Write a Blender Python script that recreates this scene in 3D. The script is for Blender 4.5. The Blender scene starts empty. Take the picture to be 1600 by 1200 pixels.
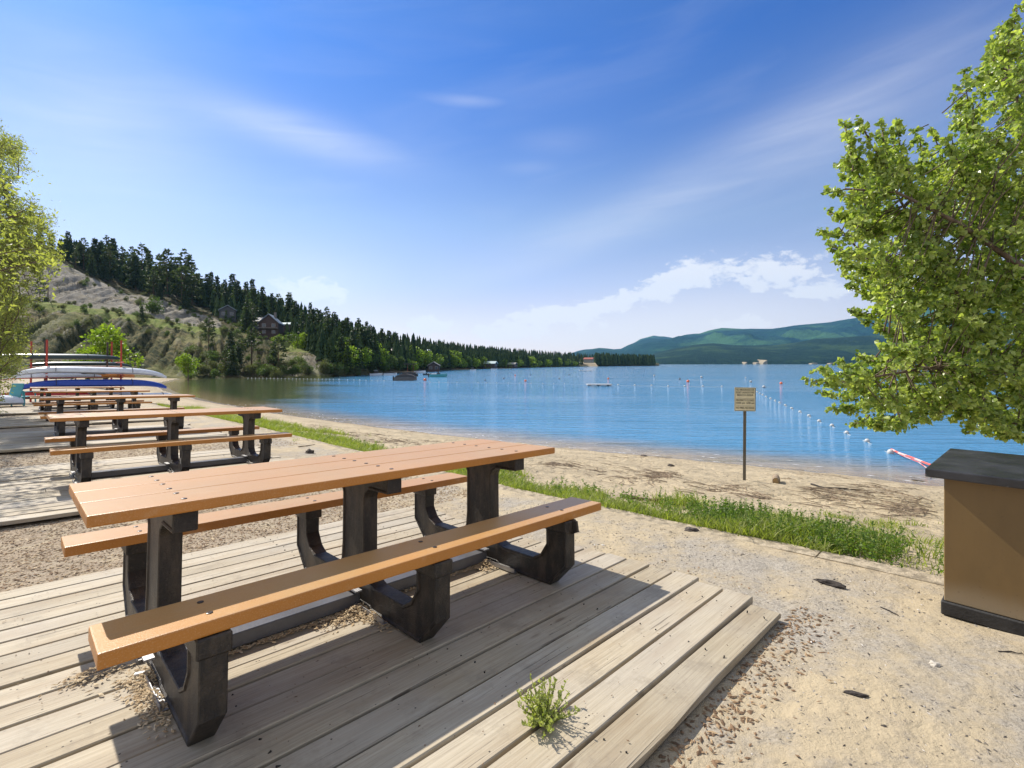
import bpy, bmesh, math, random
import numpy as np
from mathutils import Vector, Matrix, noise

S = bpy.context.scene
COL = S.collection
rng = np.random.default_rng(7)
random.seed(7)

# ------------------------------------------------------------------ camera
F = 772.7            # focal length in photograph pixels (1600 wide)
CAMZ = 1.3107
cam = bpy.data.cameras.new('camera')
camo = bpy.data.objects.new('camera', cam)
COL.objects.link(camo)
camo.location = (0, 0, CAMZ)
camo.rotation_euler = (math.radians(90), 0, 0)
cam.sensor_width = 36.0
cam.lens = 36.0 * F / 1600.0
cam.shift_y = -32.0 / 1600.0
cam.clip_start = 0.05
cam.clip_end = 60000
S.camera = camo
S.view_settings.view_transform = 'Standard'
S.view_settings.look = 'None'
S.view_settings.gamma = 1.0
S.view_settings.exposure = 0.84

# sun: from the left front, about 43 degrees high
SUN = Vector((-0.808, 0.677, 1.0)).normalized()
SUN_EL = math.asin(SUN.z)
SUN_AZ = math.atan2(SUN.x, SUN.y)
sl = bpy.data.lights.new('sun', 'SUN')
sl.energy = 4.2
sl.angle = math.radians(0.5)
sl.color = (1.0, 0.93, 0.82)
so = bpy.data.objects.new('sun', sl)
COL.objects.link(so)
so.rotation_euler = SUN.to_track_quat('Z', 'Y').to_euler()


# ------------------------------------------------------------------ node helpers
class NT:
    def __init__(s, nt):
        s.nt = nt
        nt.nodes.clear()

    def n(s, t, **k):
        nd = s.nt.nodes.new(t)
        for a, v in k.items():
            setattr(nd, a, v)
        return nd

    def l(s, a, b):
        s.nt.links.new(a, b)

    def put(s, sock, v):
        if isinstance(v, bpy.types.NodeSocket):
            s.l(v, sock)
        elif isinstance(v, (tuple, list)) and len(v) == 3 and sock.type == 'RGBA':
            sock.default_value = (*v, 1)
        else:
            sock.default_value = v

    def m(s, op, a, b=None, c=None, clamp=False):
        nd = s.n('ShaderNodeMath', operation=op, use_clamp=clamp)
        s.put(nd.inputs[0], a)
        if b is not None: s.put(nd.inputs[1], b)
        if c is not None: s.put(nd.inputs[2], c)
        return nd.outputs[0]

    def mix(s, f, a, b, mode='MIX'):
        nd = s.n('ShaderNodeMix', data_type='RGBA', blend_type=mode)
        s.put(nd.inputs[0], f); s.put(nd.inputs[6], a); s.put(nd.inputs[7], b)
        return nd.outputs[2]

    def ss(s, x, a, b):
        nd = s.n('ShaderNodeMapRange', interpolation_type='SMOOTHSTEP')
        s.put(nd.inputs[0], x); s.put(nd.inputs[1], a); s.put(nd.inputs[2], b)
        return nd.outputs[0]

    def mapr(s, x, a, b, c, d):
        nd = s.n('ShaderNodeMapRange')
        for i, v in enumerate((x, a, b, c, d)): s.put(nd.inputs[i], v)
        return nd.outputs[0]

    def noise(s, vec, scale, detail=4, rough=0.5, dist=0.0):
        nd = s.n('ShaderNodeTexNoise')
        if vec is not None: s.l(vec, nd.inputs['Vector'])
        nd.inputs['Scale'].default_value = scale
        nd.inputs['Detail'].default_value = detail
        nd.inputs['Roughness'].default_value = rough
        nd.inputs['Distortion'].default_value = dist
        return nd.outputs[0]

    def scalev(s, vec, sc, rot=(0, 0, 0)):
        nd = s.n('ShaderNodeMapping')
        s.l(vec, nd.inputs[0])
        nd.inputs['Scale'].default_value = sc
        nd.inputs['Rotation'].default_value = rot
        return nd.outputs[0]

    def ramp(s, x, stops):
        nd = s.n('ShaderNodeValToRGB')
        s.put(nd.inputs[0], x)
        el = nd.color_ramp.elements
        while len(el) < len(stops): el.new(0.5)
        for e, (p, c) in zip(el, stops):
            e.position = p
            e.color = (*c, 1) if len(c) == 3 else c
        return nd.outputs[0]

    def bump(s, h, strength, dist=0.02, nrm=None):
        nd = s.n('ShaderNodeBump')
        s.put(nd.inputs['Strength'], strength)
        s.put(nd.inputs['Distance'], dist)
        s.l(h, nd.inputs['Height'])
        if nrm is not None: s.l(nrm, nd.inputs['Normal'])
        return nd.outputs[0]

    def pos(s):
        return s.n('ShaderNodeNewGeometry').outputs['Position']

    def obj(s):
        return s.n('ShaderNodeTexCoord').outputs['Object']

    def attr(s, name):
        return s.n('ShaderNodeAttribute', attribute_name=name)

    def bsdf(s, col, rough=0.6, nrm=None, spec=0.4, metal=0.0, **k):
        nd = s.n('ShaderNodeBsdfPrincipled')
        s.put(nd.inputs['Base Color'], col)
        s.put(nd.inputs['Roughness'], rough)
        s.put(nd.inputs['Specular IOR Level'], spec)
        s.put(nd.inputs['Metallic'], metal)
        if nrm is not None: s.l(nrm, nd.inputs['Normal'])
        for a, v in k.items(): s.put(nd.inputs[a.replace('_', ' ')], v)
        return nd.outputs[0]

    def out(s, sh, vol=None):
        o = s.n('ShaderNodeOutputMaterial')
        if sh is not None: s.l(sh, o.inputs[0])
        if vol is not None: s.l(vol, o.inputs[1])


def newmat(name):
    m = bpy.data.materials.new(name)
    m.use_nodes = True
    return m, NT(m.node_tree)


# ------------------------------------------------------------------ world
def px_az(x): return math.atan((x - 800) / F)
def px_el(x, y): return math.atan((568 - y) / F * math.cos(px_az(x)))


w = bpy.data.worlds.new('World')
S.world = w
w.use_nodes = True
t = NT(w.node_tree)
sky = t.n('ShaderNodeTexSky', sky_type='NISHITA')
sky.sun_disc = False
sky.sun_elevation = SUN_EL
sky.sun_rotation = SUN_AZ
sky.altitude = 350
sky.air_density = 1.0
sky.dust_density = 0.6
sky.ozone_density = 2.2
dirv = t.n('ShaderNodeTexCoord').outputs['Generated']
sep = t.n('ShaderNodeSeparateXYZ'); t.l(dirv, sep.inputs[0])
az = t.m('ARCTAN2', sep.outputs[0], sep.outputs[1])
el = t.m('ARCSINE', sep.outputs[2])


def azel(sa, se, rot=0.0, off=0.0):
    cb = t.n('ShaderNodeCombineXYZ')
    cr, sr = math.cos(rot), math.sin(rot)
    a = t.m('ADD', t.m('MULTIPLY', az, cr), t.m('MULTIPLY', el, sr))
    e = t.m('SUBTRACT', t.m('MULTIPLY', el, cr), t.m('MULTIPLY', az, sr))
    t.l(t.m('MULTIPLY', a, sa), cb.inputs[0]); t.l(t.m('MULTIPLY', e, se), cb.inputs[1])
    cb.inputs[2].default_value = off
    return cb.outputs[0]


def blob(x, y, sx, sy, rot=0.0):
    a0, e0 = px_az(x), px_el(x, y)
    sa, se = sx / F * math.cos(a0) ** 2, sy / F * math.cos(a0)
    cr, sr = math.cos(rot), math.sin(rot)
    da = t.m('SUBTRACT', az, a0); de = t.m('SUBTRACT', el, e0)
    p = t.m('ADD', t.m('MULTIPLY', da, cr / sa), t.m('MULTIPLY', de, sr / sa))
    q = t.m('SUBTRACT', t.m('MULTIPLY', de, cr / se), t.m('MULTIPLY', da, sr / se))
    r2 = t.m('ADD', t.m('MULTIPLY', p, p), t.m('MULTIPLY', q, q))
    return t.m('POWER', 2.718, t.m('MULTIPLY', r2, -1.0))


def summ(lst):
    r = lst[0]
    for b in lst[1:]: r = t.m('ADD', r, b)
    return r


cir_n = t.noise(azel(2.2, 16, 0.12), 1.6, 7, 0.58, 0.6)
cir_m = summ([blob(480, 212, 150, 26, -0.1), t.m('MULTIPLY', blob(725, 157, 58, 8), 0.5),
              t.m('MULTIPLY', blob(160, 190, 190, 110, -0.15), 0.7),
              t.m('MULTIPLY', blob(1000, 330, 330, 38, 0.33), 0.62), t.m('MULTIPLY', blob(1330, 190, 260, 80, 0.3), 0.5),
              t.m('MULTIPLY', blob(870, 220, 60, 16), 0.25), t.m('MULTIPLY', blob(830, 262, 40, 9), 0.22)])
cir = t.m('MULTIPLY', t.m('MULTIPLY', cir_m, t.mapr(cir_n, 0.3, 0.75, 0.45, 1.0)), 0.50, clamp=True)
cu_n = t.noise(azel(8, 15), 3.2, 9, 0.62, 0.3)
cu_m = summ([blob(1062, 438, 62, 30, 0.35), blob(1205, 425, 82, 30, 0.05), t.m('MULTIPLY', blob(960, 474, 80, 17, 0.25), .9),
             t.m('MULTIPLY', blob(850, 492, 75, 15, 0.1), 1.1), t.m('MULTIPLY', blob(672, 508, 50, 17), 1.1),
             t.m('MULTIPLY', blob(482, 455, 62, 24), 1.1), t.m('MULTIPLY', blob(790, 523, 60, 13), 1.1),
             t.m('MULTIPLY', blob(1160, 505, 60, 14), 1.1), t.m('MULTIPLY', blob(1290, 455, 60, 16), 1.1),
             t.m('MULTIPLY', blob(930, 512, 90, 14), 0.6)])
cu = t.ss(t.m('ADD', t.m('MULTIPLY', cu_m, 0.75), t.m('MULTIPLY', t.m('SUBTRACT', cu_n, 0.5), 1.9)), 0.24, 0.60)
cu = t.m('MULTIPLY', t.m('MULTIPLY', cu, t.ss(cu_m, 0.05, 0.4)), 0.92, clamp=True)
gen_n = t.noise(azel(1.5, 8, 0.15, 4.0), 1.2, 5, 0.55, 0.5)
veil = t.m('MULTIPLY', t.ss(gen_n, 0.45, 0.8), 0.08)
lowveil = t.m('MULTIPLY', summ([blob(1150, 500, 300, 70), t.m('MULTIPLY', blob(850, 530, 260, 40), .8), t.m('MULTIPLY', blob(480, 450, 120, 50), .5)]), 0.6, clamp=True)
cloud = t.m('MAXIMUM', t.m('MAXIMUM', cir, t.m('MAXIMUM', cu, lowveil)), veil)
base = t.mix(1.0, sky.outputs[0], (0.93, 1.08, 1.36), 'MULTIPLY')
# milky air low in the sky
low = t.m('POWER', 2.718, t.m('MULTIPLY', t.m('MAXIMUM', el, 0.0), -6.5))
base = t.mix(t.m('MULTIPLY', low, 0.45), base, (6.6, 7.5, 8.9))
tint = t.ramp(t.m('DIVIDE', el, 1.0), [(0.0, (1.22, .86, .70)), (.11, (1.12, .76, .67)), (.27, (.84, .71, .65)), (.42, (.42, .50, .67)), (.56, (.20, .41, .70)), (.75, (.35, .5, .7)), (1.0, (.6, .7, .8))])
base = t.mix(1.0, base, tint, 'MULTIPLY')
# unseen bright cloud added overhead and behind the camera as fill light
ov = t.m('MAXIMUM', t.ss(el, 0.75, 1.1), t.ss(t.m('MULTIPLY', sep.outputs[1], -1.0), 0.05, 0.5))
cloud_fill = t.m('MULTIPLY', ov, t.mapr(t.noise(dirv, 2.2, 5, .6), .35, .65, .35, .9), clamp=True)
skyc = t.mix(cloud_fill, base, (6.6, 6.7, 7.0))
skyc = t.mix(cloud, skyc, (6.9, 6.8, 6.9))
bg = t.n('ShaderNodeBackground')
t.l(skyc, bg.inputs[0])
bg.inputs[1].default_value = 0.085
ow = t.n('ShaderNodeOutputWorld'); t.l(bg.outputs[0], ow.inputs[0])


# ------------------------------------------------------------------ object helpers
def tag(o, label=None, cat=None, group=None, kind=None):
    if label: o['label'] = label
    if cat: o['category'] = cat
    if group: o['group'] = group
    if kind: o['kind'] = kind
    return o


def empty(name, loc=(0, 0, 0), mat=None):
    o = bpy.data.objects.new(name, None)
    COL.objects.link(o)
    o.empty_display_size = 0.2
    if mat is not None: o.matrix_world = mat
    else: o.location = loc
    return o


def link(name, me, mat=None, parent=None, smooth=False):
    o = bpy.data.objects.new(name, me)
    COL.objects.link(o)
    if mat is not None:
        me.materials.clear()
        me.materials.append(mat)
    if smooth:
        me.polygons.foreach_set('use_smooth', [True] * len(me.polygons))
    if parent is not None: o.parent = parent
    return o


def npmesh(name, V, FC, attrs=None):
    """V (n,3), FC (m,k) with a fixed k"""
    me = bpy.data.meshes.new(name)
    V = np.asarray(V, np.float32); FC = np.asarray(FC, np.int32)
    k = FC.shape[1]; m = len(FC)
    me.vertices.add(len(V)); me.vertices.foreach_set('co', V.ravel())
    me.loops.add(m * k); me.loops.foreach_set('vertex_index', FC.ravel())
    me.polygons.add(m)
    me.polygons.foreach_set('loop_start', np.arange(m, dtype=np.int32) * k)
    me.polygons.foreach_set('loop_total', np.full(m, k, np.int32))
    for nme, arr in (attrs or {}).items():
        a = me.attributes.new(nme, 'FLOAT', 'POINT')
        a.data.foreach_set('value', np.asarray(arr, np.float32))
    me.update(calc_edges=True)
    me.validate()
    me.shade_flat()
    return me


class MB:
    """collects shapes into one mesh"""
    def __init__(s): s.v = []; s.f = []

    def add(s, vs, fs):
        b = len(s.v)
        s.v += [tuple(v) for v in vs]
        s.f += [tuple(i + b for i in f) for f in fs]
        return s

    def box(s, x0, x1, y0, y1, z0, z1):
        return s.add([(x, y, z) for z in (z0, z1) for y in (y0, y1) for x in (x0, x1)],
                     [(0, 2, 3, 1), (4, 5, 7, 6), (0, 1, 5, 4), (2, 6, 7, 3), (0, 4, 6, 2), (1, 3, 7, 5)])

    def obox(s, c, ax, ay, az_):
        c = Vector(c); ax, ay, az_ = Vector(ax), Vector(ay), Vector(az_)
        return s.add([c + i * ax + j * ay + k * az_ for k in (-1, 1) for j in (-1, 1) for i in (-1, 1)],
                     [(0, 2, 3, 1), (4, 5, 7, 6), (0, 1, 5, 4), (2, 6, 7, 3), (0, 4, 6, 2), (1, 3, 7, 5)])

    def tube(s, pts, rad, n=8, cap=True):
        pts = [Vector(p) for p in pts]
        if not isinstance(rad, (list, tuple)): rad = [rad] * len(pts)
        b = len(s.v)
        up = None
        for i, p in enumerate(pts):
            d = (pts[min(i + 1, len(pts) - 1)] - pts[max(i - 1, 0)]).normalized()
            if up is None: up = d.orthogonal().normalized()
            up = (up - d * up.dot(d)).normalized()
            sd = d.cross(up)
            for k in range(n):
                a = 2 * math.pi * k / n
                s.v.append(tuple(p + (up * math.cos(a) + sd * math.sin(a)) * rad[i]))
        for i in range(len(pts) - 1):
            for k in range(n):
                s.f.append((b + i * n + k, b + i * n + (k + 1) % n, b + (i + 1) * n + (k + 1) % n, b + (i + 1) * n + k))
        if cap:
            s.f.append(tuple(b + k for k in reversed(range(n))))
            s.f.append(tuple(b + (len(pts) - 1) * n + k for k in range(n)))
        return s

    def lathe(s, prof, n=16, c=(0, 0, 0)):
        return s.tube([(c[0], c[1], c[2] + z) for r, z in prof], [r for r, z in prof], n)

    def prism(s, poly, h0, h1, axis='x'):
        """poly = [(a,b)] in the plane across the axis"""
        def P(h, a, b): return {'x': (h, a, b), 'y': (a, h, b), 'z': (a, b, h)}[axis]
        n = len(poly)
        return s.add([P(h0, a, b) for a, b in poly] + [P(h1, a, b) for a, b in poly],
                     [tuple(range(n)), tuple(range(2 * n - 1, n - 1, -1))] +
                     [(i, i + n, (i + 1) % n + n, (i + 1) % n) for i in range(n)])

    def mesh(s, name, bevel=0.0, seg=1):
        me = bpy.data.meshes.new(name)
        me.from_pydata(s.v, [], s.f)
        bm = bmesh.new(); bm.from_mesh(me)
        bmesh.ops.recalc_face_normals(bm, faces=bm.faces)
        if bevel:
            bmesh.ops.bevel(bm, geom=[e for e in bm.edges if len(e.link_faces) == 2 and e.calc_face_angle(0) > 0.5],
                            offset=bevel, segments=seg, affect='EDGES', profile=0.6)
        bm.to_mesh(me); bm.free()
        return me

    def build(s, name, mat, parent=None, bevel=0.0, seg=1, smooth=False):
        return link(name, s.mesh(name, bevel, seg), mat, parent, smooth)


def copy_tree(o, parent=None):
    c = o.copy(); COL.objects.link(c)
    if parent is not None:
        c.parent = parent
    for ch in o.children: copy_tree(ch, c)
    return c


# ------------------------------------------------------------------ site frame
YAW = 0.7877
CU, SU = math.cos(YAW), math.sin(YAW)
OX, OY = -0.8387, 2.788


def W(u, v, z=0.0): return (OX + CU * u - SU * v, OY + SU * u + CU * v, z)
def UV(x, y): return ((x - OX) * CU + (y - OY) * SU, -(x - OX) * SU + (y - OY) * CU)


GV = ([-400, -12, -4, -1.7, 0, 1.6, 3.4, 5.13, 10.25, 15.4, 20.5, 30, 110, 400], [0.9, .16, .11, .052, 0, -.05, -.062, -.072, -.11, -.2, -.27, -.4, -.9, -.9])
UWV = ([-9000, -60, -5, 0, 3, 11, 20, 32, 48, 70, 100, 125, 141, 9000], [60, 25, 18, 17.4, 16.8, 14.6, 13, 11.8, 11.4, 12.5, 16.5, 24, 29, 29])
ZW = -2.2


def deckz(u, v):
    return np.interp(v, *GV) - .0254 * np.clip(u, -12, 4)


def uw(v): return np.interp(v, *UWV)


UC = 2.83   # outer side of the concrete kerb


def ground0(u, v):
    u = np.asarray(u, float); v = np.asarray(v, float)
    zi = deckz(u, v) - .06
    zi = zi + np.clip(-12 - u, 0, 400) * .02
    ze = deckz(UC, v) - .10
    s = (u - UC) / (uw(v) - UC)
    zo = ze + (ZW - ze) * (np.clip(s, 0, 1) * 0.93 + 0.07 * np.clip(s, 0, 1) ** 2)
    zu = ZW - np.clip(u - uw(v), 0, 60) * .10
    z = np.where(u <= UC, zi, np.where(s < 1, zo, zu))
    return z


def hnoise(u, v):
    return (0.035 * noise.noise(Vector((u * .7, v * .7, 3))) + 0.02 * noise.noise(Vector((u * 2.3, v * 2.3, 9)))
            + 0.010 * noise.noise(Vector((u * 6, v * 6, 5))))


def gz(u, v):
    z = float(ground0(u, v))
    dk = -2.0 < v < 24 and u > -5 and u < 1.9
    a = 0.25 if dk else 1.0
    if UC - .35 < u < UC: a = 0.1
    if u > UC: a = min(2.0, 0.4 + (u - UC))
    s = (uw(v) - u)
    if s < 2.5: a *= max(0.05, s / 2.5) if s > 0 else 0.05
    return z + hnoise(u, v) * a


def gpt(px, py, off=0.0):
    """the point of the ground that the design sketch has at (px, py)"""
    dx, dz = (px - 800) / F, -(py - 568) / F
    lo = 0.5
    tt = 0.6
    while tt < 400:
        X, Y, Z = dx * tt, tt, CAMZ + dz * tt
        u, v = UV(X, Y)
        if Z < float(ground0(u, v)) + off:
            break
        lo = tt
        tt *= 1.01
    for _ in range(25):
        mid = .5 * (lo + tt)
        X, Y, Z = dx * mid, mid, CAMZ + dz * mid
        u, v = UV(X, Y)
        if Z < float(ground0(u, v)) + off: tt = mid
        else: lo = mid
    return Vector((X, Y, Z)), u, v


def wpt(px, py):
    """point of the lake surface"""
    tt = (CAMZ - ZW) / ((py - 568) / F)
    return Vector(((px - 800) / F * tt, tt, ZW))


def frame_at(u, v, z, tx=-.0254, ty=-.0308, rot=0.0):
    a = YAW + rot
    c, s = math.cos(a), math.sin(a)
    ex = Vector((c, s, tx)).normalized()
    ey = Vector((-s, c, ty)).normalized()
    ez = ex.cross(ey).normalized(); ey = ez.cross(ex)
    M = Matrix((ex, ey, ez)).transposed().to_4x4()
    M.translation = Vector(W(u, v, z))
    return M


# ------------------------------------------------------------------ materials
def mat_plain(name, col, rough=0.6, spec=0.4, metal=0.0, var=0.12, scale=6.0, bump=0.0, bscale=60.0, bdist=0.004):
    m, t = newmat(name)
    p = t.obj()
    n = t.noise(p, scale, 5, 0.6)
    c2 = tuple(max(0, x * (1 - var * 2)) for x in col)
    c = t.mix(t.ss(n, 0.35, 0.7), col, c2)
    nr = None
    if bump: nr = t.bump(t.noise(p, bscale, 4, 0.6), bump, bdist)
    t.out(t.bsdf(c, rough, nr, spec, metal))
    return m


def mat_ground():
    m, t = newmat('sand_and_gravel')
    p = t.pos()
    sh = t.attr('shore').outputs['Fac']     # metres above the waterline, across the beach
    inl = t.attr('inland').outputs['Fac']   # metres behind the kerb
    n1 = t.noise(p, 0.9, 6, 0.62)
    n2 = t.noise(p, 7, 6, 0.65)
    n3 = t.noise(p, 70, 5, 0.75)
    n4 = t.noise(p, 220, 3, 0.7)
    sand = t.mix(t.ss(n1, 0.35, 0.65), (0.455, 0.370, 0.240), (0.355, 0.288, 0.188))
    sand = t.mix(t.m('MULTIPLY', t.ss(n2, 0.45, 0.75), 0.55), sand, (0.30, 0.24, 0.16))
    grav = t.mix(t.ss(n3, 0.4, 0.62), (0.42, 0.385, 0.33), (0.22, 0.205, 0.185))
    gm = t.m('MULTIPLY', t.ss(t.m('ADD', n1, t.m('MULTIPLY', n2, 0.5)), 0.62, 0.9), t.ss(inl, 0.0, 0.5))
    c = t.mix(t.m('MULTIPLY', gm, 0.75), sand, grav)
    # bark mulch among the decks
    mul = t.m('MULTIPLY', t.attr('mulch').outputs['Fac'], t.ss(n2, 0.3, 0.55))
    mc = t.mix(t.ss(n3, 0.35, 0.65), (0.20, 0.145, 0.095), (0.42, 0.34, 0.24))
    c = t.mix(mul, c, mc)
    # small dark specks of bark and stones
    vor = t.n('ShaderNodeTexVoronoi'); t.l(p, vor.inputs['Vector']); vor.inputs['Scale'].default_value = 34
    sp = t.m('MULTIPLY', t.m('LESS_THAN', vor.outputs['Distance'], 0.17), t.ss(n2, 0.48, 0.6))
    c = t.mix(t.m('MULTIPLY', sp, 0.7), c, (0.10, 0.085, 0.07))
    vo2 = t.n('ShaderNodeTexVoronoi'); t.l(p, vo2.inputs['Vector']); vo2.inputs['Scale'].default_value = 90
    sp2 = t.m('MULTIPLY', t.m('LESS_THAN', vo2.outputs['Distance'], 0.2), t.ss(n1, 0.4, 0.6))
    c = t.mix(t.m('MULTIPLY', sp2, 0.75), c, (0.13, 0.115, 0.10))
    # drift line and wet sand
    wob = t.m('ADD', sh, t.m('MULTIPLY', t.m('SUBTRACT', t.noise(p, 0.7, 5, 0.6), 0.5), 1.6))
    dl = t.m('MULTIPLY', t.m('MULTIPLY', t.ss(wob, 0.7, 1.5), t.m('SUBTRACT', 1.0, t.ss(wob, 1.9, 4.2))), t.ss(n3, 0.38, 0.6))
    c = t.mix(t.m('MULTIPLY', dl, 0.6), c, (0.17, 0.125, 0.08))
    wob2 = t.m('ADD', sh, t.m('MULTIPLY', t.m('SUBTRACT', t.noise(p, 0.5, 3, 0.5), 0.5), .9))
    wet = t.m('SUBTRACT', 1.0, t.ss(wob2, 1.15, 1.45))
    c = t.mix(t.m('MULTIPLY', wet, 0.7), c, (0.20, 0.15, 0.10))
    h = t.m('ADD', t.m('MULTIPLY', n2, 1.2), t.m('ADD', t.m('MULTIPLY', n3, 0.5), t.m('MULTIPLY', n4, 0.16)))
    h = t.m('ADD', h, t.m('MULTIPLY', t.m('SUBTRACT', 0.3, t.m('MINIMUM', vor.outputs['Distance'], 0.3)), 0.5))
    dry = t.m('SUBTRACT', 1.0, t.m('MULTIPLY', wet, 0.9))
    foot = t.noise(p, 5.5, 3, 0.55, 0.4)
    n0 = t.bump(foot, t.m('MULTIPLY', t.m('MULTIPLY', dry, t.mapr(t.ss(t.m('MULTIPLY', inl, -1.0), -.6, .6), 0, 1, .38, 1.0)), 0.9), 0.11)
    nr = t.bump(h, t.m('MULTIPLY', dry, 0.75), 0.022, n0)
    rg = t.m('SUBTRACT', 0.95, t.m('MULTIPLY', wet, 0.75))
    t.out(t.bsdf(c, rg, nr, t.m('ADD', 0.3, t.m('MULTIPLY', wet, 0.4))))
    return m


def mat_water():
    m, t = newmat('lake_water')
    p = t.pos()
    sh = t.attr('out').outputs['Fac']        # metres out from the waterline
    d1 = t.scalev(p, (0.28, 1.7, 1.0), (0, 0, 0.12))
    d2 = t.scalev(p, (0.5, 1.9, 1.0), (0, 0, -0.10))
    n1 = t.noise(d1, 0.55, 3, 0.5, 0.6)
    n2 = t.noise(d2, 2.6, 4, 0.55, 0.3)
    n3 = t.noise(p, 9, 3, 0.5)
    big = t.noise(t.scalev(p, (0.02, 0.09, 1), (0, 0, 0.2)), 1.0, 4, 0.55)
    h = t.m('ADD', t.m('MULTIPLY', n1, 1.0), t.m('ADD', t.m('MULTIPLY', n2, 0.34), t.m('MULTIPLY', n3, 0.07)))
    calm = t.mapr(big, 0.35, 0.65, 0.35, 1.05)
    # the bay on the left lies in the lee
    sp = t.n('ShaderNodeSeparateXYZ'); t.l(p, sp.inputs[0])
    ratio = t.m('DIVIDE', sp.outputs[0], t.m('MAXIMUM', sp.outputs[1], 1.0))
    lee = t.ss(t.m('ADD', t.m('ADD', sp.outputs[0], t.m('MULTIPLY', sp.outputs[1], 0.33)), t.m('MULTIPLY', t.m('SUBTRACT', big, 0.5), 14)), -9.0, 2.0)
    near = t.ss(sh, 0.0, 3.5)
    st = t.m('MULTIPLY', t.m('MULTIPLY', t.mapr(lee, 0, 1, 0.16, 0.85), calm), t.mapr(near, 0, 1, 0.3, 1.0))
    nr = t.bump(h, st, 0.42)
    shoal = t.ss(t.m('ADD', sh, t.m('MULTIPLY', n1, 1.2)), 0.4, 5.5)
    bed = t.mix(t.ss(t.noise(p, 1.4, 4, 0.6), 0.35, 0.65), (0.31, 0.235, 0.13), (0.23, 0.175, 0.105))
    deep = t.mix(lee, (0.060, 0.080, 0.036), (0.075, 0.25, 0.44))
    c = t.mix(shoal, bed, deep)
    t.out(t.bsdf(c, 0.06, nr, 0.5, IOR=1.33))
    return m


def mat_boards(tone=0.88):
    m, t = newmat('weathered_boards')
    p = t.obj()
    gr = t.noise(t.scalev(p, (1.5, 60, 20)), 2.0, 7, 0.7, 0.6)
    bd = t.attr('board').outputs['Fac']
    cb = t.n('ShaderNodeCombineXYZ'); t.l(t.m('MULTIPLY', bd, 37.0), cb.inputs[0])
    va = t.n('ShaderNodeVectorMath', operation='ADD'); t.l(p, va.inputs[0]); t.l(cb.outputs[0], va.inputs[1])
    st = t.noise(t.scalev(va.outputs[0], (0.8, 5, 3)), 1.6, 5, 0.6)
    c = t.mix(t.ss(gr, 0.35, 0.68), (0.50 * tone, 0.435 * tone, 0.32 * tone), (0.36 * tone, 0.305 * tone, 0.215 * tone))
    c = t.mix(t.m('MULTIPLY', t.ss(st, 0.42, 0.72), 0.6), c, (0.27, 0.20, 0.12))
    c = t.mix(t.m('MULTIPLY', t.ss(t.noise(va.outputs[0], 1.2, 3, 0.5), 0.4, 0.7), 0.35), c, (0.42, 0.40, 0.37))
    c = t.mix(1.0, c, t.ramp(bd, [(0, (0.86, 0.84, 0.80)), (1, (1.08, 1.07, 1.06))]), 'MULTIPLY')
    # knots
    vo = t.n('ShaderNodeTexVoronoi'); t.l(t.scalev(va.outputs[0], (1.6, 6, 1)), vo.inputs['Vector']); vo.inputs['Scale'].default_value = 1.0
    c = t.mix(t.m('MULTIPLY', t.m('SUBTRACT', 1.0, t.ss(vo.outputs['Distance'], 0.03, 0.10)), 0.6), c, (0.12, 0.075, 0.04))
    dirt = t.noise(p, 3.2, 7, 0.75)
    c = t.mix(t.m('MULTIPLY', t.ss(dirt, 0.50, 0.68), 0.5), c, (0.20, 0.165, 0.12))
    spk = t.n('ShaderNodeTexVoronoi'); t.l(va.outputs[0], spk.inputs['Vector']); spk.inputs['Scale'].default_value = 26
    c = t.mix(t.m('MULTIPLY', t.m('LESS_THAN', spk.outputs['Distance'], 0.09), t.ss(t.noise(p, 9, 2), .5, .55)), c, (0.05, 0.04, 0.03))
    crack = t.noise(t.scalev(va.outputs[0], (0.9, 40, 1)), 1.0, 3, 0.7, 1.8)
    cr = t.ss(crack, 0.64, 0.69)
    c = t.mix(t.m('MULTIPLY', cr, 0.7), c, (0.09, 0.07, 0.05))
    h = t.m('SUBTRACT', gr, t.m('MULTIPLY', cr, 1.2))
    nr = t.bump(h, 0.5, 0.003)
    t.out(t.bsdf(c, 0.72, nr, 0.35))
    return m


def mat_plastic_wood():
    m, t = newmat('orange_brown_board')
    p = t.obj()
    n = t.noise(p, 1.3, 4, 0.6)
    sp = t.noise(p, 210, 3, 0.7)
    c = t.mix(t.ss(n, 0.3, 0.7), (0.50, 0.195, 0.026), (0.42, 0.160, 0.020))
    c = t.mix(t.m('MULTIPLY', t.ss(sp, 0.52, 0.68), 0.38), c, (0.66, 0.42, 0.22))
    c = t.mix(t.m('MULTIPLY', t.ss(t.noise(t.scalev(p, (2, 30, 8)), 1, 4, 0.6), 0.5, 0.75), 0.35), c, (0.28, 0.12, 0.04))
    c = t.mix(t.m('MULTIPLY', t.ss(t.noise(t.scalev(p, (5, 9, 5)), 1.2, 6, 0.72), 0.55, 0.75), 0.28), c, (0.60, 0.44, 0.28))
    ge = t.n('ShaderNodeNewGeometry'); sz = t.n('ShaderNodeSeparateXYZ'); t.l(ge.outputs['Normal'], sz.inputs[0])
    top_sheen = t.m('MULTIPLY', t.ss(sz.outputs[2], .7, .95), t.mapr(t.noise(p, 2.4, 5, .65), .3, .7, .35, .62))
    c = t.mix(top_sheen, c, (0.42, 0.30, 0.145))    # sunlit sheen painted in as a paler tone on dusty upper faces
    nr = t.bump(t.m('ADD', t.noise(p, 260, 3, 0.6), t.m('MULTIPLY', t.noise(p, 30, 2), 0.6)), 0.35, 0.002)
    t.out(t.bsdf(c, 0.36, nr, 0.55))
    return m


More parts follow.
